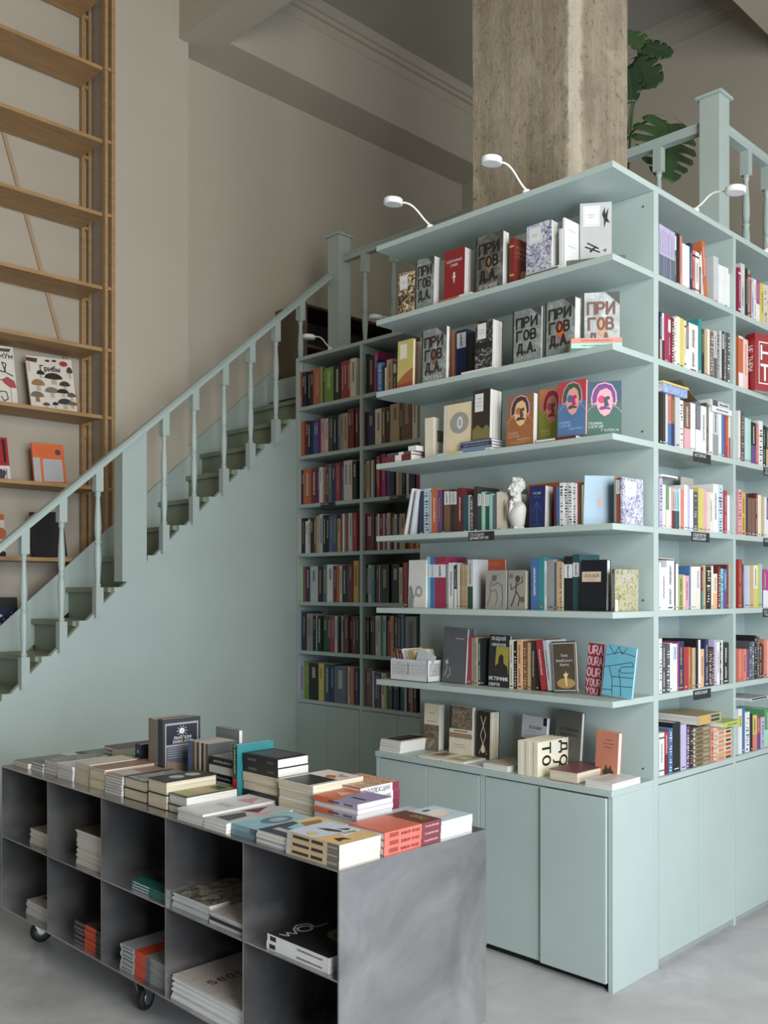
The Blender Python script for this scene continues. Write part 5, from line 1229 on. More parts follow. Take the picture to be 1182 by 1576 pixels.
# ------------------------------------------------------------------ white bust
PL = M((196, 196, 190), .6, noise=.03)
def ico(bm, c, r, R=None, sub=3):
    T = Matrix.Translation(Vector(c)) @ (R.to_4x4() if R else Matrix()) @ Matrix.Diagonal((*r, 1))
    bmesh.ops.create_icosphere(bm, subdivisions=sub, radius=1, matrix=T)
def make_bust():
    bm = bmesh.new()
    # local: x = forward (face), y = left, z = up ; total height .225
    prof = ((.008, .024, .028, -.004), (.018, .029, .033, -.004), (.030, .032, .037, -.003), (.042, .035, .041, -.001), (.054, .037, .045, 0), (.066, .038, .049, 0), (.078, .037, .052, -.001), (.088, .034, .053, -.003), (.098, .029, .048, -.004), (.107, .024, .037, -.004), (.114, .020, .024, -.003), (.120, .016, .018, -.002))
    rings = [[bm.verts.new((cx + rx_ * math.cos(j * PI / 16), ry * math.sin(j * PI / 16), z)) for j in range(32)] for z, rx_, ry, cx in prof]
    for r0, r1 in zip(rings, rings[1:]):
        for j in range(32): bm.faces.new((r0[j], r0[(j + 1) % 32], r1[(j + 1) % 32], r1[j]))
    bm.faces.new(rings[0][::-1]); bm.faces.new(rings[-1])
    bmesh.ops.create_cone(bm, cap_ends=True, segments=24, radius1=.021, radius2=.0165, depth=.045, matrix=Matrix.Translation((-.002, 0, .128)))
    R1 = Matrix.Rotation(.5, 3, 'X')
    for sg in (1, -1):
        ico(bm, (.006, sg * .012, .122), (.018, .009, .012), Matrix.Rotation(sg * .5, 3, 'X'))      # collar
        ico(bm, (.032, sg * .012, .082), (.008, .007, .032), Matrix.Rotation(sg * -.35, 3, 'X'))    # lapels
    ico(bm, (.024, 0, .113), (.010, .010, .009)); ico(bm, (.028, 0, .100), (.008, .006, .014))       # cravat
    ico(bm, (-.004, 0, .178), (.0300, .0240, .0310)); ico(bm, (.010, 0, .163), (.0190, .0180, .0270))
    ico(bm, (.021, 0, .145), (.0095, .0100, .0080))     # chin
    ico(bm, (.033, 0, .166), (.0075, .0036, .0042)); ico(bm, (.0290, 0, .173), (.0050, .0030, .0095), Matrix.Rotation(-.3, 3, 'Y'))
    ico(bm, (.026, 0, .184), (.0060, .0150, .0035))     # brow
    ico(bm, (.028, 0, .1565), (.0045, .0072, .0020)); ico(bm, (.0272, 0, .1525), (.0042, .0064, .0022))
    for sg in (1, -1):
        ico(bm, (.0235, sg * .008, .176), (.0034, .0040, .0026)); ico(bm, (.012, sg * .0165, .162), (.011, .004, .011))
        ico(bm, (-.003, sg * .0240, .167), (.0050, .0024, .0085)); ico(bm, (.004, sg * .0200, .156), (.006, .0040, .013))
    rnd = random.Random(5)
    for i in range(150):     # curls
        th = rnd.uniform(0, 2 * PI); ph = rnd.uniform(.0, 1.0) * PI * .60
        v = Vector((math.sin(ph) * math.cos(th) * .0300 - .006, math.sin(ph) * math.sin(th) * .0250, math.cos(ph) * .0320 + .181))
        if v.x > .012 and v.z < .196: continue
        r = rnd.uniform(.0035, .0058); ico(bm, v, (r, r, r * .8), None, 2)
    ico(bm, (.012, 0, .211), (.011, .011, .006))
    me = bpy.data.meshes.new('bust'); bm.to_mesh(me); bm.free()
    o = bpy.data.objects.new('tmp', me); COL.objects.link(o)
    m = o.modifiers.new('r', 'REMESH'); m.mode = 'VOXEL'; m.voxel_size = .0016; m.use_smooth_shade = True
    s = o.modifiers.new('s', 'SMOOTH'); s.iterations = 6; s.factor = .5
    dg = bpy.context.evaluated_depsgraph_get(); dg.update()
    m2 = bpy.data.meshes.new_from_object(o.evaluated_get(dg)); bpy.data.objects.remove(o)
    m2.materials.clear(); m2.materials.append(PL)
    m2.polygons.foreach_set('use_smooth', [True] * len(m2.polygons))
    return m2
bp = onX(795, 812, 3.205)
bu = bpy.data.objects.new('bust', make_bust()); COL.objects.link(bu)
bu.location = (3.205, bp.y, ZL[3] + .004); bu.rotation_euler = (0, 0, math.radians(150)); bu.scale = (1.0, 1.0, 1.02)
tag(bu, 'white plaster bust of a curly-haired figure in profile between books', 'bust')
mb = MB(); mb.box(-.024, .024, -.030, .030, -.004, .008, PL); mb.box(-.020, .020, -.026, .026, .008, .013, PL)
pb = mb.build('plinth', bu)

# ------------------------------------------------------------------ books of the alcove bookcase (a few pixels each)
ALC = {
 (6, 0): 'o7.25 k4.24 k4.24 k4.24 k4.24 o12.25 ol3.25 dt4.25 bright_green13.23 k10.23 r5.25 r5.25 r6.25 cr9.25', (6, 1): 'dgn4.26 k10.24 mg6.26 k4.2',
 (5, 0): 'k4.24 tan3.24 o3.24 dr6.24 k5.23 nv3.23 b5.22 pu4.23 ol4.23 pk4.23 cr4.23 br4.23 dgn5.24 k5.24 sl5.24 g5.24 tan7.24 dr5.26 dr5.26 dr5.26 dr4.26',
 (5, 1): 'dr3.22 nv12.22 cr10.23 br6.23 db7.23 tan14.24 db6.23 br15.25 cr8.25',
 (4, 0): 'cr5.24 k5.24 o12.24 dr8.24 pu4.24 w4.24 o5.24 dgn5.22 sl5.25 nv6.25 r7.25 b5.23 bg7.26 bg6.26 k7.25', (4, 1): 'br4.25 tan5.24 dgn3.24 w2.24 k6.25 r5.26 mg7.27 pu7.25 nv7.25 k3.25 pe3.25 g6.25 k4.24 cr6.25 nv9.25 cm7.25',
 (3, 0): 'r4.24 cr3.24 k5.24 w4.22 bg4.23 k4.24 br5.25 tan3.25 lg6.26 k5.25 k4.24 b7.24 dg6.25 tan4.22 r3.25 w3.25 gn3.25 r3.25 w3.25 lg4.25 r6.25', (3, 1): 'dr15.24 k5.24 cr3.23 dr5.23 pk3.23 pu5.23 bg4.23 dr5.23 lg4.22 k5.22 tan8.22 db8.24 o6.2 my6.2',
 (2, 0): 'dr5.24 cr3.24 gn3.24 r3.24 nv6.24 lg11.24 k6.24 sl7.25 w10.25 dr6.24 o3.24 cr4.24 k7.24 nv4.24 dr7.25 my8.27 db3.24', (2, 1): 'dgn6.25 lg6.24 tl5.24 dr6.24 lg2.24 k14.24 k14.24 cr5.22 dr6.25 k4.2',
 (1, 0): 'b9.27 nv5.26 tan4.25 g5.24 k4.24 aq4.24 k6.24 dgn7.24 dgn7.24 cm7.24 lg4.24 k3.24 lg4.24 k3.24 dr6.25 k4.24 dr5.24 k5.24', (1, 1): 'k4.24 k4.24 k4.24 db4.24 cr5.25 lg5.25 mi6.25 k2.25 mg3.22 r4.25 my4.25 sl5.24 nv6.26 b5.26 g18.25',
 (0, 0): 'k4.25 lv6.25 bright_green9.25 k14.25 y7.25 my3.25 dt7.25 nv7.25 sl18.24 cr6.24 o6.24 nv6.24', (0, 1): 'br13.24 lv3.23 nv5.22 pu4.22 cr7.22 ol4.22 dg7.21 dt6.22 k5.22 tl3.22 dt5.22 lg3.22 db6.22 o4.22 db5.22',
}
ab_ = MB(); rnd = random.Random(9); nb = 0
for (i, b), s in ALC.items():
    x = 457.6 if b == 0 else 560.5
    for tok in s.split():
        c = tok.rstrip('0123456789.'); w, h = tok[len(c):].split('.'); w = float(w); h = float('.' + h)
        a = onX(x, 800, XB + .02).y; e = onX(x + w, 800, XB + .02).y + .0008
        lim = YB[2] + .014 if b == 0 else YB[1] + .014
        if e < lim: e = lim
        if a - e < .004: continue
        dx = rnd.uniform(.012, .03); m = CM(c); h = min(h, .285)
        ab_.box(XB + dx, XB + dx + .15, e, a, ZL[i], ZL[i] + h, m)
        ab_.box(XB + dx + .004, XB + dx + .148, e + .0015, a - .0015, ZL[i] + h, ZL[i] + h + .0006, PAGE2)
        light = sum(PAL[c]) > 380
        if w > 3:
            z = ZL[i] + h * rnd.choice([.25, .4, .6]); z1 = ZL[i] + h * .88; ac = CM('dg' if light else rnd.choice(['bg', 'lg', 'tan', 'g']))
            while z < z1:
                l = rnd.uniform(.005, .012); ab_.poly([(XB + dx - .0006, a - (a-e)*.35, z), (XB + dx - .0006, e + (a-e)*.3, z), (XB + dx - .0006, e + (a-e)*.3, z + l*.6), (XB + dx - .0006, a - (a-e)*.35, z + l*.6)], ac); z += l
        x += w + .1
ao = ab_.build('books')
tag(ao, 'dim rows of mixed books filling the shelves of the alcove bookcase', 'books', None, 'stuff')

# ------------------------------------------------------------------ books on the pine shelving
def wface(xl, xr, yt, zi, cover, label, art=None, t=.012, lean=.12, Y=5.80, h=None, roll=0., cat='book'):
    """cover facing the room (-Y), leaning back against the wall"""
    a = onY(xl, yt, Y); b = onY(xr, yt, Y); z = WZ[zi]
    hh = h or (a.z + b.z) / 2 - z
    ax = lean_axes(AX_FR, (1, 0, 0), -lean)
    if roll: ax = lean_axes(ax, tuple(ax[0]), roll)
    o = book((a.x, Y + .02, z), ax, hh / math.cos(lean), b.x - a.x, t, cover, art=art, label=label, cat=cat)
    bpy.context.view_layer.update()
    lo = min((o.matrix_world @ v.co).z for v in o.data.vertices); o.location.z += z - lo + .0002
    return o
K = (52, 44, 40)
def mush(cx, cy, w, h, cap, stem=(190, 176, 150)):
    w *= 1.12; h *= 1.25
    return [('p', [(cx - w * .12, cy), (cx + w * .12, cy), (cx + w * .16, cy - h), (cx - w * .16, cy - h)], stem),
            ('p', [(cx + w * .5 * math.cos(a * PI / 8), cy - h * .10 + h * .85 * math.sin(a * PI / 8)) for a in range(9)] + [(cx - w * .2, cy - h * .22), (cx + w * .2, cy - h * .22)], cap)]
ma = [('p', [(0, .97), (.25, .96), (.22, .88), (.0, .9)], (96, 60, 52)), ('r', .02, .70, .07, .88, (200, 180, 160))]
for q in ((.28, .68, .16, .07, K), (.55, .62, .36, .10, K), (.20, .48, .26, .10, (160, 120, 84)), (.48, .36, .28, .09, (128, 118, 106)), (.78, .50, .22, .08, (66, 64, 58)), (.72, .36, .24, .07, K),
          (.15, .26, .26, .09, (120, 116, 100), (180, 96, 70)), (.52, .12, .12, .05, K), (.74, .16, .30, .09, (62, 64, 66)), (.90, .30, .18, .07, (104, 92, 80)), (.92, .76, .12, .10, (70, 66, 60)), (.90, .14, .2, .06, (120, 104, 90)), (.32, .10, .14, .05, (90, 80, 70))): ma += mush(*q)
ma += [('e', .80, .90, .09, .05, (170, 60, 56)), ('e', .45, .93, .05, .02, K), ('e', .6, .94, .05, .02, K), ('t', 'Грибы', .28, .74, .70, .83, K, .03)]
wface(50, 121, 552, 3, (222, 216, 204), 'white cover with drawn mushrooms and handwritten title on the pine shelf', ma, roll=.07)
wl = lambda pts, w, c: ('l', pts, w, c)
fa = [('t', 'ниум', .55, .80, .96, .88, K, .03), ('p', [(.5, .95), (.95, .97), (.9, .91), (.55, .9)], (90, 80, 74)), wl([(.62, .74), (.60, .58), (.74, .55), (.80, .70), (.70, .72), (.78, .55), (.95, .50)], .007, K),
      ('p', [(.66, .42), (.80, .48), (.96, .42), (1.0, .30), (.84, .30), (.72, .36)], (176, 82, 80)), wl([(.68, .42), (.5, .38), (.42, .46), (.36, .42)], .007, (176, 96, 88)), wl([(.86, .30), (.86, .05)], .003, (150, 90, 84)),
      wl([(.30, .2), (.45, .35), (.35, .4)], .006, K), wl([(.55, .1), (.6, .22), (.75, .22), (.78, .1), (.68, .06), (.62, .14)], .007, (96, 90, 70)), ('e', .3, .66, .12, .06, (110, 104, 98)), ('e', .15, .3, .12, .08, (150, 104, 70)), ('e', .2, .5, .08, .05, K)]
wface(-38, 29, 530, 3, (222, 218, 208), 'white cover with drawn flamingo and snakes, cut by the left picture edge', fa, roll=.04)
wface(54, 103, 684, 2, (226, 112, 64), 'orange cover with grey text panels and a dark round stamp on pine shelf', [('r', 0, 0, .22, .64, 'lg'), ('r', .30, .06, .92, .62, 'lg'), ('e', .80, .80, .09, .07, 'dg')] + [('r', .34, .12 + i*.07, .84, .125 + i*.07, 'g') for i in range(7)] + [('r', .10, .90 - i*.05, .6, .903 - i*.05, 'br') for i in range(3)], t=.018, roll=.035)
wface(-34, 18, 673, 2, (166, 42, 46), 'red cover over checkered bottom edge, cut by the left picture edge', [('r', 0, 0, 1, .33, 'w'), ('p', [(.4, .05), (.8, .02), (.9, .2), (.5, .28)], 'dg')] + [('r', .3 + .08*(i % 8), .02 + .05*(i // 8), .34 + .08*(i % 8), .045 + .05*(i // 8), 'dr') for i in range(40)] + [('r', .84, .4, .9, .95, 'k'), ('t', 'АРТ', .3, .8, .8, .9, 'db')], roll=.05)
wface(54, 104, 790, 1, (28, 27, 29), 'plain black cover leaning on the lowest visible pine shelf', t=.02, roll=.06)
wface(-40, 10, 790, 1, (214, 206, 196), 'white cover with orange shapes at the left picture edge, behind balusters', [('e', .85, .55, .2, .14, 'o'), ('r', .5, .86, 1, 1, 'o'), ('p', [(.4, .0), (1, .0), (1, .12), (.5, .2)], 'k')])
wface(-45, 31, 900, 0, (28, 36, 78), 'navy cover with a black top and white stars behind the first balusters', [('r', 0, .76, 1, 1, 'k')] + [('e', u, v, .012 + .01*(i % 3), .010 + .008*(i % 3), 'w') for i, (u, v) in enumerate(((.86, .68), (.84, .6), (.78, .52), (.7, .55), (.9, .45), (.6, .45), (.72, .38), (.85, .32), (.64, .62), (.5, .3)))] + [('l', [(.6, .45), (.72, .38), (.7, .55)], .001, 'w')], h=.30)

# ------------------------------------------------------------------ books on the cart
Z0 = CH + .0003
def stack(x, y, kind, h, d, specs, desc, cat=None, z=Z0, group=None, jit=.003, yaw=0, hard=False, seed=1):
    """specs: bottom-to-top list of (thickness, colour, spine, art, page)"""
    cat = cat or ('hardback' if hard else 'paperback'); rnd = random.Random(seed); n = len(specs); g = group or (desc if n > 2 else None)
    for i, s in enumerate(specs):
        t, c = s[:2]; sp = s[2] if len(s) > 2 else None; ar = s[3] if len(s) > 3 else None; pg = s[4] if len(s) > 4 else None; kd = s[5] if len(s) > 5 and s[5] else kind
        pos = ('top one of' if i == n - 1 else 'bottom one of' if i == 0 else ORD[n - i] + ' from the top of') if n > 1 else ''
        lab = (pos + ' ' + desc).strip()
        lie(x + (rnd.uniform(0, jit) if i < n - 1 or True else 0), y + rnd.uniform(0, jit), z, kd, h, d, t - .0003, c, lab, group=g, art=ar, spine=sp, page=pg, cat=cat, name=cat, yaw=yaw + rnd.uniform(-.01, .01), hard=hard)
        z += t
    return z
bird = [('p', [(0, .0), (1, 0), (1, .35), (.7, .45), (.35, .42), (0, .5)], (212, 178, 128)), ('p', [(0, .5), (.35, .42), (.7, .45), (1, .35), (1, 1), (0, 1)], (196, 206, 222)), ('p', [(.5, .84), (.62, .70), (.70, .48), (.60, .46), (.50, .62)], K), ('p', [(.72, .62), (.90, .52), (.92, .38), (.80, .44)], K),
        ('p', [(.46, .26), (.50, .40), (.98, .50), (.96, .34)], 'w'), ('t', 'ПТИЦЫ', .56, .34, .86, .40, 'nv'), ('p', [(.22, .28), (.38, .22), (.42, .10), (.30, .16), (.16, .12)], K), ('e', .2, .66, .1, .08, (222, 190, 120))]
bsp = [('b', 0, .22, (110, 104, 92)), ('b', .22, 1, (196, 176, 140)), ('d', .04, .2, 'lg'), ('b', .30, .52, 'db', .3, .75), ('b', .56, .88, 'db', .3, .7), ('b', .92, 1, 'lg')]
stack(1.708, 1.876, 'L', .222, .155, [(.021, (206, 190, 160), bsp, None), (.021, (206, 190, 160), bsp, None), (.021, (206, 206, 214), bsp, bird)], 'the three bird-cover paperbacks at the cart corner')
red = [('p', [(0, 0), (1, 0), (1, 1), (0, 1)], (206, 110, 84)), ('r', 0, 0, 1, .36, (104, 58, 52)), ('e', .5, .5, .10, .06, (186, 130, 90)), ('t', 'РИО', .2, .1, .6, .2, 'my')]
rsp = [('b', 0, .36, (110, 56, 62)), ('b', .36, 1, (210, 104, 92)), ('t', .40, .72, (70, 34, 34), 'живая вода'), ('b', .76, .92, (140, 66, 58), .2, .8), ('d', .05, .3, 'pk')]
stack(1.880, 1.878, 'R', .238, .150, [(.0215, (206, 104, 84), rsp), (.0215, (206, 104, 84), rsp), (.0215, (206, 104, 84), rsp, red)], 'the three coral and maroon paperbacks, spines toward the end panel')
stack(2.128, 1.885, 'l', .16, .145, [(.026, 'w'), (.026, 'w', None, [('r', 0, 0, 1, 1, (190, 208, 220)), ('p', [(.1, .3), (.5, .2), (.8, .6), (.4, .8)], (226, 214, 206)), ('e', .5, .2, .12, .06, 'dg'), ('r', .2, .7, .7, .74, 'lg')])], 'two thick white books at the cart corner nearest the cupboards')
stack(2.13, 2.062, 'R', .15, .10, [(.020, 'aq'), (.012, 'aq', None, [('r', .05, .05, .95, .95, 'lg'), ('r', .2, .3, .5, .7, 'w')])], 'two aqua and white booklets behind the thick white pair on the cart')
orl = [('r', 0, 0, 1, 1, (150, 140, 176)), ('p', [(0, .45), (.55, .60), (1, .55), (1, 1), (0, 1)], (196, 104, 66)), ('r', .34, .12, .42, .42, 'nv'), ('p', [(.3, .6), (.5, .9), (.7, .62)], (214, 168, 140))]
osp = [('b', 0, .52, (168, 160, 190)), ('b', .52, 1, (200, 96, 60)), ('b', .10, .3, (96, 90, 110), .3, .7), ('b', .4, .65, (70, 60, 80), .35, .65)]
stack(1.962, 2.076, 'L', .20, .152, [((.0166), (190, 184, 196) if i % 2 else (176, 168, 190), osp if i % 2 == 1 else None, orl if i == 5 else None, None, None if i % 2 == 1 else 'l') for i in range(6)], 'the tall orange and lilac paperback stack')
flo = art_mat('abstract_bright_print', [(.35, (60, 40, 40)), (.45, (190, 120, 60)), (.53, (220, 200, 180)), (.6, (120, 50, 60)), (.72, (226, 220, 214))], 30)
fsp = [('b', 0, 1, 'w'), ('b', 0, .18, (120, 40, 60)), ('t', .25, .9, 'k', 'КОЛЛЕКЦИЯ')]
stack(2.10, 2.205, 'R', .178, .19, [(.027, 'w', fsp), (.027, 'w', fsp), (.027, 'w', fsp), (.027, (120, 40, 60), fsp, [('r', 0, 0, 1, 1, flo)])], 'the bright patterned stack with wine-red spine ends')
ww = [(.0305, 'w', None, None, PAGE2)] * 3 + [(.0305, 'w', None, [('r', 0, 0, 1, 1, (222, 216, 212)), ('p', [(.45, .1), (1, .1), (1, .9), (.45, .9)], (44, 42, 44)), ('p', [(.3, .4), (.45, .55), (.4, .75), (.25, .6)], (196, 110, 50)), ('p', [(.1, .5), (.3, .7), (.2, .9)], (206, 150, 140))], PAGE2)]
stack(1.975, 2.292, 'l', .175, .22, ww, 'the thick white stack between black and lilac stacks')
bsp2 = [('b', .1, .3, (70, 70, 76), .35, .6), ('b', .6, .85, (84, 84, 90), .35, .6)]
stack(1.996, 2.503, 'L', .190, .135, [(.022, 'bg', None, None, PAGE2, 'l'), (.031, (34, 34, 46), bsp2), (.030, 'bg', None, None, PAGE2, 'l'), (.030, 'bg', None, None, PAGE2, 'l'), (.032, (26, 26, 28), bsp2), (.032, (26, 26, 28), bsp2, [('r', .1, .1, .9, .9, 'dg')])], 'the tall black-spined stack beside the teal book')
book((1.978, 2.728, Z0), AX_FR, .204, .16, .026, (42, 116, 122), spine=[('b', 0, 1, (24, 62, 56)), ('b', 0, .42, (176, 44, 40)), ('d', .5, .92, 'cr'), ('b', .96, .985, 'my', .2, .8)], art=[('t', 'ЕВА', .24, .78, .40, .84, 'w')],
     label='teal hardback with dark green and red spine standing upright on the cart')
bs3 = [('d', .1, .85, 'lg')]
stack(1.995, 2.748, 'L', .148, .14, [(.028, 'k', bs3), (.028, 'bg', None, None, PAGE, 'l'), (.028, 'k', bs3), (.028, 'bg', None, None, PAGE, 'l'), (.030, 'k', bs3, [('r', 0, 0, 1, 1, 'marble')])], 'the short black and white stack left of the teal book')
for j, c in enumerate(['dg', 'tan', 'k', 'bg', 'db', 'tan', 'dg', 'sl', 'b']):
    book((2.002, 2.915 + .0145 * (j + 1) - .001, Z0), AX_D, .180, .13, .0135, c, label='slim %s book upright in the row beside the sun emblem book, %s from right' % (CNAME[c], ORD[j + 1]), group='slim upright books on the cart', hard=False)
book((2.18, 3.09, Z0 + .0), AX_FD, .212, .15, .02, (118, 126, 124), art=[('r', .04, .03, .97, .97, (128, 136, 134))], label='grey-green book standing at the back of the cart behind the slim row')
sun = [('r', .06, .05, .94, .93, (150, 150, 152)), ('r', .09, .60, .91, .90, (36, 38, 44)), ('r', .09, .07, .91, .57, (92, 94, 106)), ('e', .5, .80, .07, .045, 'w'), ('e', .5, .80, .035, .022, 'lg')]
sun += [('l', [(.5 + .09*math.cos(a*PI/5), .80 + .057*math.sin(a*PI/5)), (.5 + .14*math.cos(a*PI/5), .80 + .088*math.sin(a*PI/5))], .002, 'w') for a in range(10)]
sun += [('t', 'ЛААО ШЭО', .28, .68, .74, .72, 'w', .02), ('t', 'ЗОЯНСАЛИН', .24, .62, .78, .66, 'w', .02)] + [('r', .12, .54 - i*.035, .88, .545 - i*.035, 'lg') for i in range(5)] + [('p', [(.09, .07), (.91, .07), (.91, .24), (.09, .36)], (138, 116, 100))]
book((1.962, 3.190, Z0), AX_FR, .250, .170, .034, (44, 46, 52), art=sun, page=PAGE, label='black hardback with a white sun emblem standing tallest on the cart')
book((1.962, 3.225, Z0), AX_FR, .246, .160, .032, (120, 118, 122), label='grey book standing directly behind the sun emblem book on the cart')
book((1.962, 3.258, Z0), AX_FR, .248, .165, .030, (132, 112, 92), label='tan-spined book standing second behind the sun emblem book on the cart')
gl = [('r', 0, 0, 1, 1, (70, 66, 60)), ('e', .36, .62, .16, .15, 'lg'), ('e', .62, .30, .15, .15, 'lg'), ('r', .15, .8, .85, .86, 'tan')]
stack(1.745, 2.784, 'l', .118, .205, [(.050, (40, 36, 34), None, None, PAGE2), (.046, (40, 36, 34), None, [('r', 0, 0, 1, 1, (70, 66, 60)), ('e', .62, .5, .13, .22, 'lg'), ('e', .30, .5, .13, .24, 'lg')], PAGE2)], 'two thick cream-paged books, the cover showing two pale ovals', hard=True)
stack(1.748, 2.667, 'l', .108, .207, [(.027, (60, 56, 54), None, None, PAGE), (.036, (60, 56, 54), None, [('r', .05, .05, .95, .95, 'ol'), ('r', .4, .1, .7, .9, 'tan'), ('r', .1, .2, .3, .8, 'dgn')], PAGE)], 'two white-paged hardbacks in front of the oval-cover pair', hard=True)
stack(1.708, 2.512, 'l', .145, .29, [(.010, 'lg'), (.010, 'w'), (.010, 'lg'), (.008, 'w', None, [('r', .05, .05, .95, .95, 'w'), ('p', [(.05, .5), (.3, .3), (.3, .9)], 'pk'), ('r', .5, .3, .6, .8, 'lg')])], 'the glossy white magazines left of the blue books', cat='magazine')
pk = [('r', 0, 0, 1, 1, 'lg'), ('p', [(.1, .2), (.5, .1), (.4, .6)], 'dr'), ('p', [(.5, .3), (.9, .2), (.9, .8), (.6, .7)], 'dg'), ('p', [(.2, .7), (.5, .65), (.4, .95)], 'pk')]
stack(1.706, 2.386, 'l', .120, .26, [(.012, 'bg'), (.012, 'w'), (.008, 'w', None, pk)], 'the pink and black printed magazines left of blue books', cat='magazine')
blu = [('r', 0, 0, 1, 1, 'aqua'), ('e', .55, .5, .26, .30, (92, 122, 140)), ('e', .58, .5, .14, .18, (150, 176, 188)), ('e', .60, .5, .05, .07, 'lg')]
stack(1.722, 2.250, 'L', .128, .222, [(.017, (110, 140, 150)), (.0165, (126, 160, 170), [('b', 0, .3, (96, 110, 124))], blu)], 'two pale blue books with a whirl on the cover, cart front edge')
fan = [('r', 0, 0, 1, 1, (214, 196, 150)), ('r', .42, 0, 1, 1, (52, 62, 82)), ('p', [(.10, .3), (.40, .2), (.5, .6), (.3, .8)], (150, 120, 76)), ('p', [(.4, .2), (.7, .35), (.6, .8), (.5, .6)], (150, 196, 206)), ('r', .75, .2, .85, .8, 'lg')]
stack(1.712, 2.102, 'l', .142, .235, [(.004, 'k'), (.011, 'lg'), (.004, 'k'), (.011, 'lg'), (.010, 'cr', None, fan)], 'the fan-cover booklets between blue and bird-cover books', hard=False)
# farther along the front edge
stack(1.752, 2.925, 'l', .148, .20, [(.038, (34, 32, 32), None, None, PAGE2), (.038, (34, 32, 32), None, [('r', 0, 0, 1, 1, 'marble'), ('r', 0, .0, 1, .12, 'k')], PAGE2)], 'two black-edged hardbacks left of the oval-cover pair', hard=True)
stack(1.748, 3.085, 'l', .120, .20, [(.0105, 'g' if i % 2 else 'lg') for i in range(6)] + [(.008, (160, 128, 116), None, [('r', .5, .1, .9, .8, 'lg')])], 'the thin grey-edged stack with a rosy cover')
stack(1.752, 3.215, 'l', .110, .26, [(.036, 'tan', None, None, PAGE2), (.036, 'tan', None, None, PAGE2), (.006, (150, 116, 100), None, None)], 'the tan-edged stack near the far end of the cart front')
stack(1.758, 3.335, 'l', .118, .20, [(.020, 'bg', None, None, PAGE2)] * 4, 'the four cream-edged books toward the far front edge')
stack(1.752, 3.465, 'l', .125, .20, [(.014, 'lg'), (.014, 'w'), (.014, 'lg'), (.014, 'w', None, [('r', .05, .05, .95, .95, 'w')])], 'the white-topped booklet stack near the far front edge')
stack(1.755, 3.600, 'l', .110, .22, [(.014, 'g'), (.014, 'bg'), (.014, 'g'), (.014, 'lg', None, [('r', 0, 0, 1, 1, 'marble')])], 'the grey-topped booklets left of the white-topped stack')
stack(1.752, 3.720, 'l', .10, .24, [(.012, 'lg'), (.012, 'sl'), (.012, 'g', None, [('r', 0, 0, 1, 1, (112, 122, 124))])], 'the slate-topped booklets close to the far cart corner')
stack(1.740, 3.830, 'l', .14, .26, [(.012, 'tan'), (.010, 'w', None, [('r', 0, 0, 1, 1, (132, 142, 138)), ('r', 0, 0, .2, 1, 'w')])], 'two flat booklets at the far cart corner')
# back row
stack(2.02, 3.80, 'l', .17, .26, [(.012, 'dg'), (.010, (60, 66, 72), None, [('r', .2, .1, .9, .9, (120, 134, 130))])], 'two dark flat covers at the far back corner of the cart')
stack(2.06, 3.655, 'l', .125, .22, [(.017, (96, 72, 66)), (.017, (112, 84, 78)), (.017, (90, 64, 60)), (.017, (100, 74, 68))], 'the four brown-red books in the far back row')
stack(2.02, 3.515, 'l', .130, .22, [(.022, 'tan', None, None, PAGE2), (.022, 'tan', None, None, PAGE2), (.024, 'bg', None, [('r', 0, 0, 1, 1, (140, 146, 132))], PAGE2)], 'the three tan-paged books in the back row of the cart')
stack(2.01, 3.405, 'l', .10, .20, [(.015, 'g'), (.015, 'lg'), (.015, 'g'), (.015, 'lg'), (.012, (120, 170, 70))], 'the grey stack topped by a bright green cover')
book((1.99, 3.405, Z0), AX_D, .128, .13, .045, (38, 50, 66), spine=[('t', .08, .58, 'w', 'ЯUUА'), ('b', .72, .82, 'lg', .35, .6)], label='navy book with pale letters standing upright in the back row of the cart')
stack(2.15, 3.25, 'l', .11, .16, [(.034, 'dgn'), (.030, (130, 122, 122)), (.030, (140, 132, 134)), (.022, (120, 128, 126))], 'the grey and green thick stack between navy and tan spines')

# ------------------------------------------------------------------ inside the cart
ZM, ZB = .4555, .1565
wol = [('r', 0, 0, 1, 1, (34, 34, 32)), ('l', [(.08, .88), (.13, .76), (.19, .86), (.25, .75), (.33, .88)], .006, 'lg'), ('e', .45, .81, .12, .085, 'lg'), ('e', .45, .81, .085, .060, (34, 34, 32)), ('l', [(.33, .88), (.45, .95), (.60, .90), (.60, .76), (.80, .76)], .006, 'lg'),
       ('e', .66, .34, .22, .22, (110, 112, 88)), ('e', .66, .32, .15, .16, (66, 68, 54)), ('e', .70, .36, .08, .10, (140, 140, 112)), ('r', .9, .08, .96, .2, 'w')]
stack(1.712, 1.922, 'L', .27, .22, [(.022, 'w', [('d', .1, .5, 'k'), ('b', .85, .95, 'k', .2, .8)]), (.022, 'w', [('d', .1, .5, 'k'), ('b', .85, .95, 'k', .2, .8)], wol)], 'two thick black-cover magazines in the nearest cubby', cat='magazine', z=ZM)
ins = art_mat('tropical_magazine_print', [(.35, (40, 44, 34)), (.48, (96, 90, 70)), (.56, (160, 150, 130)), (.7, (60, 62, 48))], 10)
sea = art_mat('speckled_insect_print', [(.34, (50, 42, 40)), (.40, (172, 164, 154)), (.60, (188, 180, 170)), (.66, (170, 70, 64)), (.72, (70, 60, 56))], 16)
stack(1.720, 2.500, 'L', .205, .24, [(.0075, 'lg')] * 5 + [(.008, 'lg', None, [('r', 0, 0, 1, 1, ins)])], 'the dark-cover magazines at the left of the second cubby', cat='magazine', z=ZM, jit=.006)
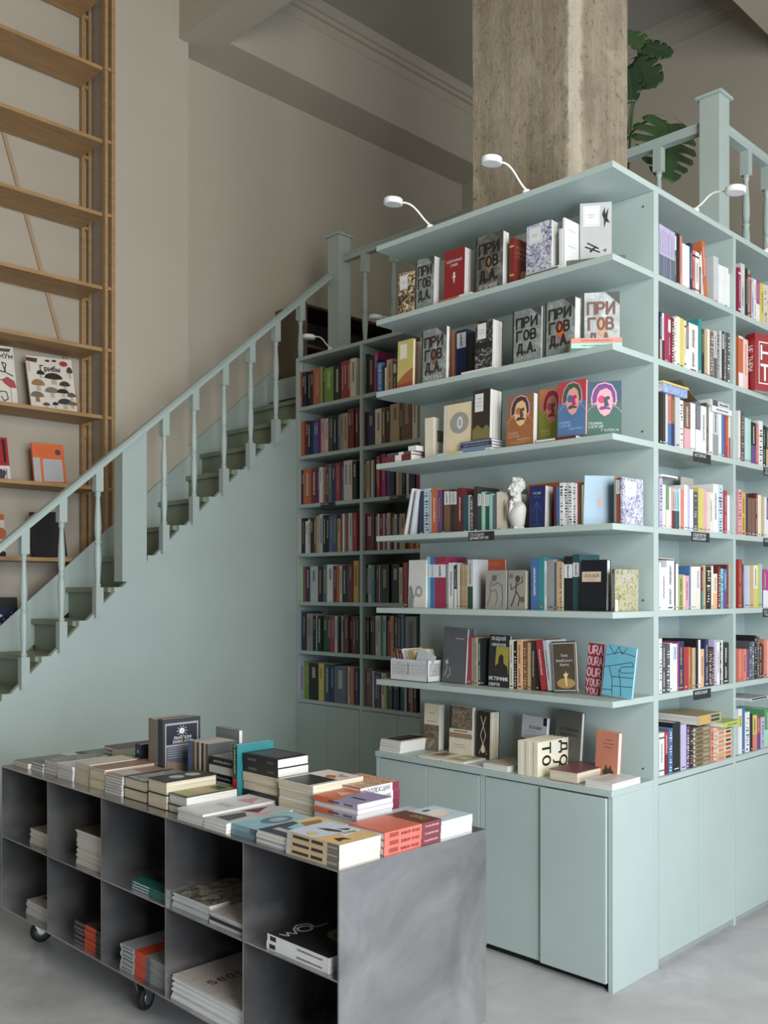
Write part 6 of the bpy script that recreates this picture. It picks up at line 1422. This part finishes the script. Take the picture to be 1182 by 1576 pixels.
stack(1.716, 2.312, 'L', .175, .25, [(.010, 'lg'), (.010, 'k'), (.008, 'lg'), (.008, 'lg', None, [('r', 0, 0, 1, 1, sea)])], 'the speckled magazines at the right of the second cubby', cat='magazine', z=ZM, jit=.004)
tsp = [('r', 0, 0, 1, 1, (30, 56, 60)), ('p', [(0, .5), (.4, .3), (.9, .6), (.3, .9)], 'k'), ('r', .2, .1, .8, .4, (110, 44, 40)), ('r', 0, .0, .2, 1, (36, 104, 100))]
stack(1.722, 2.738, 'L', .235, .25, [(.009, (36, 104, 100), [('b', .5, .95, 'lg', .2, .8)]), (.009, (36, 104, 100), [('b', .5, .95, 'lg', .2, .8)]), (.009, (36, 104, 100), [('b', .5, .95, 'lg', .2, .8)], tsp)], 'the teal magazines in the middle cubby', cat='magazine', z=ZM)
stack(1.730, 3.165, 'l', .225, .24, [(.0093, 'bg')] * 13 + [(.009, 'bg', None, [('r', 0, 0, 1, 1, (92, 84, 56))])], 'the tall pile of ribbed-edge magazines in the fourth cubby', cat='magazine', z=ZM, jit=.004)
stack(1.735, 3.60, 'l', .20, .24, [(.010, 'bg')] * 5 + [(.010, 'bg', None, [('r', 0, 0, 1, 1, (150, 146, 130)), ('r', .3, .2, .8, .6, (100, 92, 80))])], 'the cream magazine pile in the upper far cubby', cat='magazine', z=ZM, jit=.004)
stack(1.735, 3.60, 'l', .235, .26, [(.011, 'lg')] * 4 + [(.012, 'lg', None, [('r', 0, 0, 1, 1, (176, 172, 164)), ('r', .3, .1, .8, .5, (60, 52, 46)), ('r', .35, .6, .5, .9, 'g')])], 'the white magazine pile in the lower far cubby', cat='magazine', z=ZB, jit=.004)
ob = [('b', 0, .25, 'k'), ('b', .25, .62, (206, 70, 40)), ('b', .62, 1, 'k'), ('b', .66, .95, 'g', .3, .5)]
stack(1.725, 3.175, 'L', .225, .20, [(.017, 'k', ob)] * 4 + [(.017, 'k', ob, [('r', 0, .25, 1, .62, (90, 66, 50))])], 'the black and orange magazines in the lower fourth cubby', cat='magazine', z=ZB, jit=.003)
ob2 = [('b', 0, .34, 'g'), ('b', .34, .44, 'sl'), ('b', .44, .68, (206, 70, 40)), ('b', .68, 1, 'lg'), ('b', .72, .96, 'sl', .3, .7)]
stack(1.722, 2.745, 'L', .30, .22, [(.0145, 'g', ob2)] * 5 + [(.0145, 'g', ob2, [('r', 0, .44, .6, .68, (190, 70, 44)), ('p', [(.5, .4), (.9, .3), (.9, .7), (.6, .8)], 'k')])], 'the grey and orange magazines in the lower middle cubby', cat='magazine', z=ZB, jit=.003)
stack(1.712, 2.312, 'L', .385, .29, [(.0085, 'w')] * 8 + [(.0085, 'lg', None, [('r', 0, 0, 1, 1, sea), ('t', 'season', .14, .58, .86, .70, 'dr')])], 'the film-wrapped speckled magazines with red title, lower cubby', cat='magazine', z=ZB, jit=.006)
